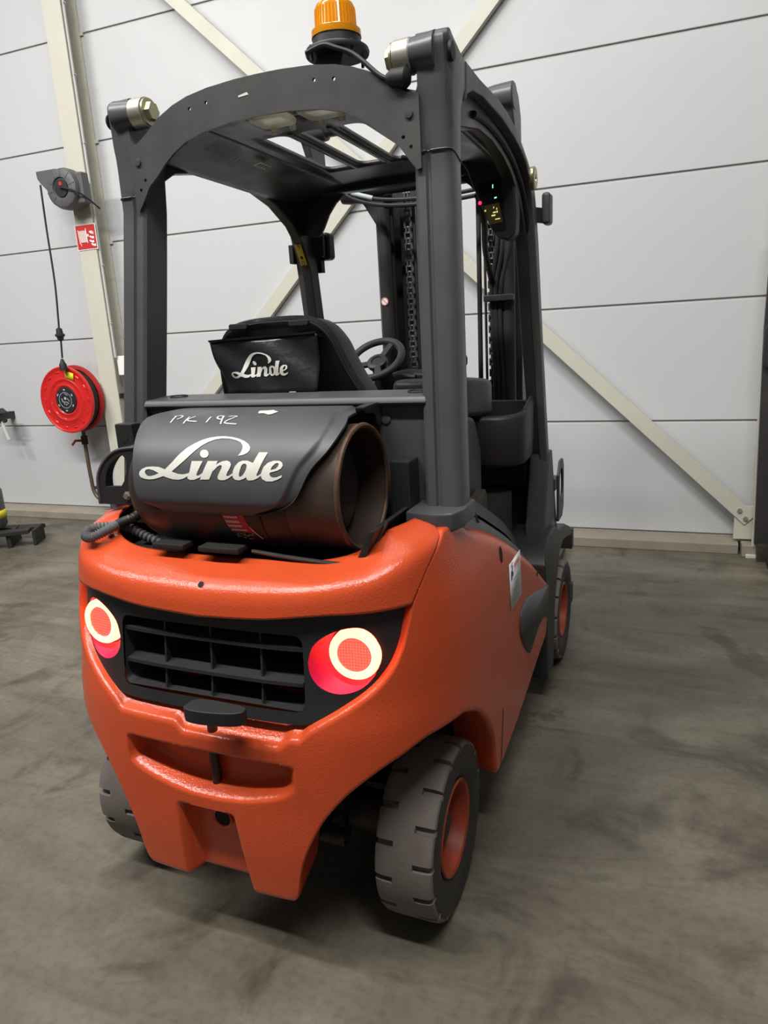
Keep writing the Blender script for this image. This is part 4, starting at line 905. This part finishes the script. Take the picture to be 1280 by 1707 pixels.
# gas hose
hp = [(-.31, -.08, 1.030), (-.313, -.10, 1.026), (-.33, -.12, 1.020), (-.344, -.16, 1.010), (-.362, -.190, 1.0), (-.384, -.190, 1.0), (-.396, -.165, 1.008), (-.372, -.14, 1.012), (-.335, -.10, 1.0), (-.275, -.09, .972), (-.20, -.09, .952)]
sp = spline(hp, 16)
gh = thing('gas_hose', (-.35, -.12, .985), 'grey ribbed gas hose looping from the bottle over the orange cover', 'hose')
i0 = 38; rr_ = [.0105+.0022*(1 if (i//2) % 2 else -1) for i in range(len(sp))]
# resample densely for the corrugation
dens = []
for a, b2 in zip(sp[i0:], sp[i0+1:]):
    for k in range(3): dens.append(lerp(a, b2, k/3))
g = G(); g.tube(dens, [.0115+.0018*math.sin(i*.75) for i in range(len(dens))], 12); g.obj('ribbed_hose', 'hose_grey', gh)
g = G(); g.tube(sp[22:40], .0125, 12); g.obj('sleeve', 'black_rubber', gh)
g = G(); g.tube(sp[8:24], [.013 if (i % 6) < 4 else .0105 for i in range(16)], 10); g.obj('coupling', 'dark_steel', gh)
g = G(); g.tube(sp[0:10], .0125, 6); g.obj('nut', 'brass', gh)

# ---- cab: seat
SX = -.045
se = thing_seat = None
rows = []
def seat_outline(sc=1., dz=0.):
    pts = [(-.225, 1.24), (-.225, 1.36), (-.215, 1.42), (-.195, 1.462), (-.155, 1.487), (-.09, 1.497), (0, 1.499), (.075, 1.495), (.115, 1.478), (.145, 1.445), (.165, 1.40), (.19, 1.345), (.222, 1.29), (.228, 1.24)]
    return [(SX+p[0]*sc, 1.24+(p[1]-1.24)*sc+dz) for p in spline(pts, 4)]
base = seat_outline()
g = G(); rr_ = []
for y, sc in ((.275, .93), (.268, .965), (.285, .995), (.33, 1.0), (.37, .99), (.395, .95), (.40, .86)):
    rr_.append([Vector((p[0], y+(1.5-p[1])*.10, p[1])) for p in seat_outline(sc)])
cx_ = [Vector((SX+(p.x-SX)*.02, .30, 1.30)) for p in rr_[0]]
g.grid([[Vector((SX+(p.x-SX)*.05, p.y+.004, p.z*.3+1.30*.7)) for p in rr_[0]]]+rr_); st = g.obj('seat_back', 'seat_foam', truck, angle=50)
g = G(); g.tube([Vector((p[0], .285+(1.5-p[1])*.10, p[1])) for p in seat_outline(.985)], .010, 8); g.obj('piping', 'vinyl', st)
for x in (-.135, .055):
    g = G(); g.prism(rrect(SX+x-.03, 1.476, SX+x+.03, 1.492, .006), 'y', .262, .285); g.obj('strap_loop', 'black_rubber', st, bevel=.003)
# document pouch hanging on the seat back
def pch(a, c, o=0.):
    x = -.262+.335*a+(.045-.05*a)*(1-c)*.9; z = 1.306+.140*c-.012*a*0+.008*a*c
    y = .240+.022*math.sin(3.1*a+.4)*0+.010*math.cos(a*5+c*2)+.006*math.sin(a*11+c*7)-.012*(1-c)*.5
    return Vector((x, y-o, z))
rows = [[pch(i/30, j/14) for i in range(31)] for j in range(15)]
g = G(); g.grid(rows); pc = g.obj('document_pouch', 'vinyl', truck, solid=.006, recalc=False, angle=60, label='black vinyl pouch with white script lettering on the seat back')
g = G(); g.grid([[pch(i/30, 1.0, .004+.003*j) + Vector((0, 0, .006*j)) for i in range(31)] for j in (0, 1)] + [[pch(i/30, 1.0)+Vector((0, .03, .006)) for i in range(31)]]); g.obj('pouch_flap', 'vinyl', pc)
lx0, lx1 = -.1844, .1933; ls0, ls1 = .2721, .3802
g = G()
for o_, h_ in LOGO:
    f_ = lambda x, s: pch(.13+.60*(x-lx0)/(lx1-lx0), .28+.47*(ls1-s)/(ls1-ls0), .0016)
    gg = bent_sheet(o_, [h_] if h_ else [], f_, .02); g.add(gg.v, gg.f)
g.obj('lettering', 'print_white', pc, label='white script Linde lettering')
g = G(); g.prism(rrect(SX-.23, .30, SX+.23, .75, .06), 'z', 1.16, 1.25); g.obj('seat_cushion', 'seat_foam', truck, bevel=.02, seg=3)

# steering wheel
sc_ = Vector((-.125, 1.10, 1.345)); ax = Vector((-.05, -.62, .78)).normalized(); e1 = ax.cross(Vector((0, 1, 0))).normalized(); e2 = ax.cross(e1)
n = 48; g = G(); g.tube([sc_+.104*(math.cos(2*math.pi*i/n)*e1+math.sin(2*math.pi*i/n)*e2) for i in range(n)], .014, 12, closed=True); sw = g.obj('steering_wheel', 'grey_plastic', truck)
g = G(); g.lathe([(-.05, .02), (-.03, .028), (-.012, .040), (.004, .040), (.008, .034), (.008, .022), (.003, .021), (.003, 0)], sc_-ax*.012, ax, 28); g.obj('hub', 'grey_plastic', sw)
for a in (.3, 1.9, 4.2):
    d = math.cos(a)*e1+math.sin(a)*e2; g = G(); g.bar(sc_+d*.025-ax*.015, sc_+d*.102, .026, .014, tuple(ax)); g.obj('spoke', 'grey_plastic', sw, bevel=.004)
g = G(); g.tube([sc_-ax*.04, sc_-ax*.20], [.03, .055], 16); g.obj('column', 'black_plastic', truck)
g = G(); g.prism([(-.28, 1.0), (.20, 1.0), (.18, 1.24), (.10, 1.285), (-.06, 1.295), (-.22, 1.25)], 'y', 1.16, 1.30); g.obj('dashboard', 'black_plastic', truck, bevel=.02, seg=3)
g = G(); g.tube([(-.04, 1.16, 1.275), (.02, 1.14, 1.272)], .008, 8); g.obj('stalk', 'dark_steel', truck)

# armrest console with levers
g = G(); g.prism([(p[0], p[1]) for p in spline([(.055, .80), (.20, .78), (.295, .86), (.325, 1.0), (.318, 1.13), (.285, 1.19), (.22, 1.19), (.13, 1.10), (.055, .98), (.055, .80)], 5)], 'z', 1.150, 1.272, fn=lambda p: Vector((p.x, p.y, p.z-.11*max(0, p.y-.88)+.012*(1 if p.z > 1.2 else 0)))); ca = g.obj('armrest_console', 'grey_plastic', truck, bevel=.045, seg=4)
g = G(); g.tube([(.25, 1.0, 1.27), (.245, 1.01, 1.33)], [.012, .009], 10); g.lathe([(0, .010), (.01, .017), (.03, .018), (.045, .012), (.05, 0)], (.245, 1.01, 1.31), (0, 0, 1), 14); g.obj('lever', 'black_rubber', ca)
g = G(); g.box((.215, 1.06, 1.37), (.03, .03, .10)); g.obj('terminal', 'brass', ca, bevel=.008)

# knee tub right of the dash
pl = [(p[0], p[1]) for p in spline([(.05, .985), (.20, .975), (.33, .985), (.40, 1.01), (.445, 1.06), (.455, 1.13), (.45, 1.25), (.43, 1.30)], 5)]
rows = []
for z, o in ((.945, -.03), (.950, -.012), (.965, -.004), (1.04, 0), (1.12, .002), (1.132, -.003), (1.136, -.012), (1.130, -.020), (1.06, -.026)):
    rows.append([Vector((x+o*(1 if x > .2 else x/.2), y-o*(1 if y < 1.1 else 0), z+.045*sstep(1.0, 1.28, y)*(1 if z > 1.1 else 0))) for x, y in pl])
g = G(); g.grid(rows); g.obj('knee_tub', 'black_plastic', truck, angle=50)
g = G(); g.box((.22, 1.16, 1.03), (.40, .26, .02)); g.obj('tub_floor', 'black_void', truck)
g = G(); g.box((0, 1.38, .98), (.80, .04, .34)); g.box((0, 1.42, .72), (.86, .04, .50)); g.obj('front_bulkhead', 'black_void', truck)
# floor plate, mat, inner hood sides
g = G(); g.box((0, 1.17, .575), (.88, .55, .02)); g.obj('cab_floor', 'mat_floor', truck)
g = G(); g.prism([(.18, .84), (.87, .84), (.87, 1.05), (.80, 1.16), (.60, 1.20), (.26, 1.20), (.18, 1.24)], 'x', -.36, .345); g.obj('seat_console', 'black_plastic', truck, bevel=.02)
g = G(); g.box((.33, .72, .86), (.10, .16, .10), Matrix.Rotation(.2, 3, 'X')); g.obj('floor_pedal_cover', 'dirty_metal', truck, bevel=.01)
# black step trims above the flank
for s in (1, -1):
    A_ = []; B_ = []; C_ = []; D_ = []
    for i in range(31):
        y = .14+.92*i/30; z = smooth_knots([(.05, 1.012), (.19, .975), (.437, .885), (.632, .800), (.867, .688), (1.08, .555)], y)
        A_.append(Vector((s*.466, y, z-.012))); B_.append(Vector((s*.462, y, z+.012))); C_.append(Vector((s*.435, y, z+.036))); D_.append(Vector((s*.40, y, z+.034)))
    g = G(); g.grid([A_, B_, C_, D_]); g.obj('step_trim', 'grey_plastic', truck, angle=50)
    E_ = [p+Vector((-s*.004, .0, .012)) for p in C_]; F_ = [p+Vector((-s*.02, .02, .052)) for p in C_]; H_ = [p+Vector((-s*.09, .02, .045)) for p in C_]
    g = G(); g.grid([E_, F_, H_, [p-Vector((0, 0, .12)) for p in H_]]); g.obj('step_rim', 'black_plastic', truck, angle=50)
    g = G(); g.bar((s*.465, .36, .905+.022), (s*.448, .375, .905+.052), .006, .004); g.obj('trim_joint', 'black_void', truck)
    # front fender
    g = G(); g.prism([(1.075, .10), (1.085, .56), (1.12, .60), (1.22, .64), (1.36, .64), (1.46, .60), (1.60, .585), (1.72, .54), (1.75, .50), (1.70, .50), (1.60, .525), (1.50, .535), (1.40, .52), (1.30, .46), (1.24, .36), (1.22, .22), (1.20, .10)], 'x', 0, 1, fn=lambda p: Vector((s*(.36+.175*p.x-.02*sstep(.45, .64, p.z)*p.x), p.y, p.z))); g.obj('front_fender', 'black_plastic', truck, bevel=.012, seg=3)
    # pillar foot
    g = G(); g.prism([(1.33, .95), (1.40, .95), (1.54, .58), (1.40, .58), (1.20, .62), (1.24, .72)], 'x', 0, 1, fn=lambda p: Vector((s*(.42+.075*p.x), p.y, p.z))); g.obj('pillar_foot', 'black_plastic', truck, bevel=.006)
# right pillar: lamp guard plate, mirror, washer
g = G(); g.prism([(1.50, .62), (1.60, .62), (1.64, .66), (1.64, .84), (1.61, .875), (1.55, .875), (1.50, .82)], 'x', .497, .507, [ellipse(1.575, .765, .045, .075)]); g.obj('lamp_guard', 'dark_steel', truck, bevel=.002)
g = G(); g.box((.485, 1.49, .79), (.03, .09, .05)); g.obj('guard_bracket', 'dark_steel', truck, bevel=.003)
g = G(); g.box((.500, 1.25, 1.832), (.030, .07, .105)); mr = g.obj('wing_mirror', 'grey_plastic', truck, bevel=.012, seg=3)
g = G(); g.bar((.462, 1.19, 1.81), (.490, 1.24, 1.81), .014, .05); g.obj('mirror_bracket', 'dark_steel', mr, bevel=.003)
g = G(); g.lathe([(.466, .036), (.480, .037), (.484, .033), (.484, .012), (.478, .011), (.478, 0)], (0, 1.12, 1.915), (1, 0, 0), 28); g.obj('pivot_washer', 'zinc_yellow', truck)
# display unit
do = [(.25, 1.99), (.285, 1.94), (.300, 1.895), (.335, 1.815), (.362, 1.752), (.385, 1.722), (.420, 1.712), (.442, 1.735), (.446, 1.80), (.436, 1.95), (.42, 1.985)]
g = G(); g.prism(do, 'y', .985, 1.05); dp = g.obj('display_unit', 'black_plastic', truck, bevel=.008, seg=3, label='black roof display with small lit symbols')
F = lambda x, z: Vector((x, .9835, z)); F2 = lambda x, z: Vector((x, .9825, z))
g = G(); g.flat([(.318, 1.895), (.395, 1.905), (.412, 1.745), (.372, 1.745)], [], F); g.obj('glass', 'display_glass', dp)
g = G(); g.flat([(.338, 1.826), (.390, 1.832), (.402, 1.772), (.360, 1.768)], [], F2); g.obj('screen', 'screen_back', dp)
F3 = lambda x, z: Vector((x, .9815, z))
g = G(); g.flat(ellipse(.327, 1.837, .006, .006, 10), [], F3); g.obj('red_light', 'led_red', dp)
g = G(); g.flat([(.375, 1.849), (.383, 1.850), (.383, 1.846), (.375, 1.845)], [], F3); g.flat([(.369, 1.888), (.372, 1.888), (.372, 1.877), (.369, 1.877)], [], F3); g.obj('green_light', 'led_green', dp)
g = G()
for x0, x1, z, h in ((.342, .347, 1.811, .005), (.371, .374, 1.818, .005), (.381, .384, 1.813, .006), (.382, .386, 1.804, .006), (.370, .380, 1.803, .004), (.365, .378, 1.794, .0045), (.377, .393, 1.782, .003)):
    g.flat([(x0, z-h/2), (x1, z-h/2+.001), (x1, z+h/2+.001), (x0, z+h/2)], [], F3)
g.obj('digits', 'led_amber', dp)
g = G(); g.tube(spline([(.31, 1.02, 1.87), (.31, 1.10, 1.80), (.25, 1.35, 1.72), (.21, 1.6, 1.62), (.20, 1.68, 1.50)]), .012, 8); g.obj('display_cable', 'black_rubber', truck)
# left pillar: work lamp, sticker, clip
wl = Vector((-.40, 1.27, 1.79))
g = G(); g.prism(rrect(wl.x-.040, wl.z-.052, wl.x+.040, wl.z+.052, .016), 'y', 1.245, 1.30, fn=lambda p: p); lp = g.obj('work_lamp', 'black_plastic', truck, bevel=.01, seg=3)
for i in range(4):
    g = G(); g.prism(rrect(wl.x-.042+.003*i, wl.z-.044, wl.x+.034-.003*i, wl.z+.05, .012), 'y', 1.205+.011*i, 1.2085+.011*i); g.obj('cooling_fin', 'black_plastic', lp)
g = G(); g.box((wl.x-.01, 1.25, wl.z-.075), (.03, .03, .05)); g.box((wl.x-.035, 1.23, wl.z-.09), (.05, .02, .02)); g.obj('lamp_bracket', 'dark_steel', lp, bevel=.002)
def pil(a, c): # on the rear face of the left pillar; c = height
    z = c; yr_ = lerp_knots([(.99, 1.31), (1.40, 1.205), (1.691, 1.160), (1.783, 1.115), (1.85, 1.05)], z); return Vector((a, yr_-.0015, z))
g = G(); g.flat([(-.440, 1.715), (-.412, 1.715), (-.412, 1.790), (-.440, 1.790)], [], lambda a, c: pil(a, c)+Vector((0, -.002, 0))); lb = g.obj('pillar_label', 'label_yellow', truck, label='yellow warning label on the front pillar')
g = G(); fl = lambda a, c: pil(a-.0075, c+.043)+Vector((0, -.0035, 0))
g.ribbon([(-.428, 1.72), (-.4185, 1.745), (-.409, 1.72), (-.428, 1.72)], .002, fl); g.ribbon([(-.430, 1.714), (-.407, 1.714)], .0015, fl); g.flat(ellipse(-.4185, 1.680, .008, .008, 12), [ellipse(-.4185, 1.680, .006, .006, 12)], fl); g.flat([(-.424, 1.695), (-.413, 1.695), (-.413, 1.705), (-.424, 1.705)], [], fl); g.obj('print', 'black_void', lb)
g = G(); g.box((-.478, 1.16, 1.76), (.02, .04, .07)); g.obj('pillar_clip', 'black_rubber', truck, bevel=.003)

# ---- mast
for s in (1, -1):
    g = G(); g.prism([(.245, 1.66), (.325, 1.66), (.325, 1.84), (.245, 1.84), (.245, 1.82), (.305, 1.82), (.305, 1.68), (.245, 1.68)], 'z', .12, 2.06, fn=lambda p: Vector((s*p.x, p.y, p.z))); g.obj('mast_rail', 'mast_black', truck, bevel=.003)
    g = G(); g.prism([(.165, 1.74), (.24, 1.74), (.24, 1.88), (.165, 1.88), (.165, 1.86), (.22, 1.86), (.22, 1.76), (.165, 1.76)], 'z', .14, 2.10, fn=lambda p: Vector((s*p.x, p.y, p.z))); g.obj('inner_rail', 'mast_black', truck, bevel=.003)
    g = G(); g.tube([(s*.275, 1.625, .3), (s*.275, 1.625, 1.96)], .030, 20); g.obj('lift_cylinder', 'mast_black', truck)
    # leaf chain
    g = G(); z = .7; k = 0
    while z < 2.02:
        for o_ in ((-.0135, .0135) if k % 2 else (-.007, .007)): g.box((s*.187+o_, 1.70, z), (.005, .020, .030))
        g.tube([(s*.187-.016, 1.70, z+.012), (s*.187+.016, 1.70, z+.012)], .005, 8); z += .0235; k += 1
    g.obj('lift_chain', 'chain_steel', truck, smooth=False, kind='stuff')
    g = G(); g.tube([(s*.158, 1.70, .6), (s*.158, 1.70, 2.0)], .006, 8); g.obj('hydraulic_line', 'black_rubber', truck)
g = G(); g.tube([(-.43, 1.60, 2.045), (.32, 1.60, 2.045)], .030, 20); g.obj('mast_crosstube', 'mast_black', truck)
g = G(); g.lathe([(-.44, .036), (-.40, .042), (-.36, .042), (-.34, .034)], (0, 1.58, 2.03), (1, 0, 0), 24); g.obj('tube_collar', 'mast_black', truck)
for s in (1, -1):
    g = G(); g.prism([(.26, 2.04), (.39, 2.03), (.35, 1.98), (.30, 1.90), (.285, 1.85), (.26, 1.85)], 'y', 1.60, 1.62, fn=lambda p: Vector((s*p.x, p.y, p.z))); g.obj('tube_gusset', 'mast_black', truck, bevel=.003)
for dz in (0, .022):
    g = G(); g.tube(spline([(-.42, 1.48, 2.05-dz*.5), (-.36, 1.50, 2.02-dz), (-.25, 1.51, 1.985-dz), (-.10, 1.52, 1.97-dz), (.10, 1.53, 1.972-dz), (.25, 1.54, 1.99-dz), (.34, 1.56, 2.03-dz)]), .0085, 8); ho_ = g.obj('hydraulic_hose', 'black_rubber', truck)
g = G(); g.tube([(-.36, 1.497, 2.018), (-.27, 1.508, 1.990)], .0105, 10); g.obj('hose_tag', 'ink_grey', truck)
g = G(); g.tube([(.128, 1.70, 1.0), (.134, 1.70, 2.0)], .0105, 10); g.obj('hydraulic_line', 'black_rubber', truck)
for dx in (0, .022, .05):
    g = G(); g.tube(spline([(.245+dx, 1.60, 1.95), (.235+dx, 1.60, 1.75), (.21+dx*.8, 1.60, 1.6), (.215+dx*.6, 1.60, 1.45), (.22+dx*.7, 1.60, 1.2), (.22+dx*.7, 1.60, .9)]), .010, 8); g.obj('hydraulic_hose', 'black_rubber', truck)
g = G(); g.box((.245, 1.585, 1.555), (.125, .045, .026)); hc = g.obj('hose_clamp', 'black_plastic', truck, bevel=.004)
g = G(); g.flat(ellipse(-.275, 1.575, .018, .018, 20), [], lambda x, z: Vector((x, 1.594, z))); rl = g.obj('round_label', 'sticker_white', truck, label='round prohibition label on the mast')
g = G(); g.flat(ellipse(-.275, 1.575, .018, .018, 20), [ellipse(-.275, 1.575, .0145, .0145, 20)], lambda x, z: Vector((x, 1.5932, z))); g.ribbon([(-.287, 1.587), (-.263, 1.563)], .003, lambda x, z: Vector((x, 1.593, z))); g.obj('print', 'ink_red', rl)
# fork carriage beyond the mast
g = G(); g.box((0, 1.93, .42), (1.02, .05, .10)); g.box((0, 1.93, .14), (1.02, .05, .10)); g.box((-.3, 1.93, .28), (.05, .05, .28)); g.box((.3, 1.93, .28), (.05, .05, .28)); cg = g.obj('fork_carriage', 'dark_steel', truck, bevel=.005)
for s in (1, -1):
    g = G(); g.prism([(1.965, .03), (1.965, .52), (2.0, .52), (2.0, .07), (3.0, .055), (3.0, .03)], 'x', s*.28-.05, s*.28+.05); g.obj('fork', 'dark_steel', truck, bevel=.004)
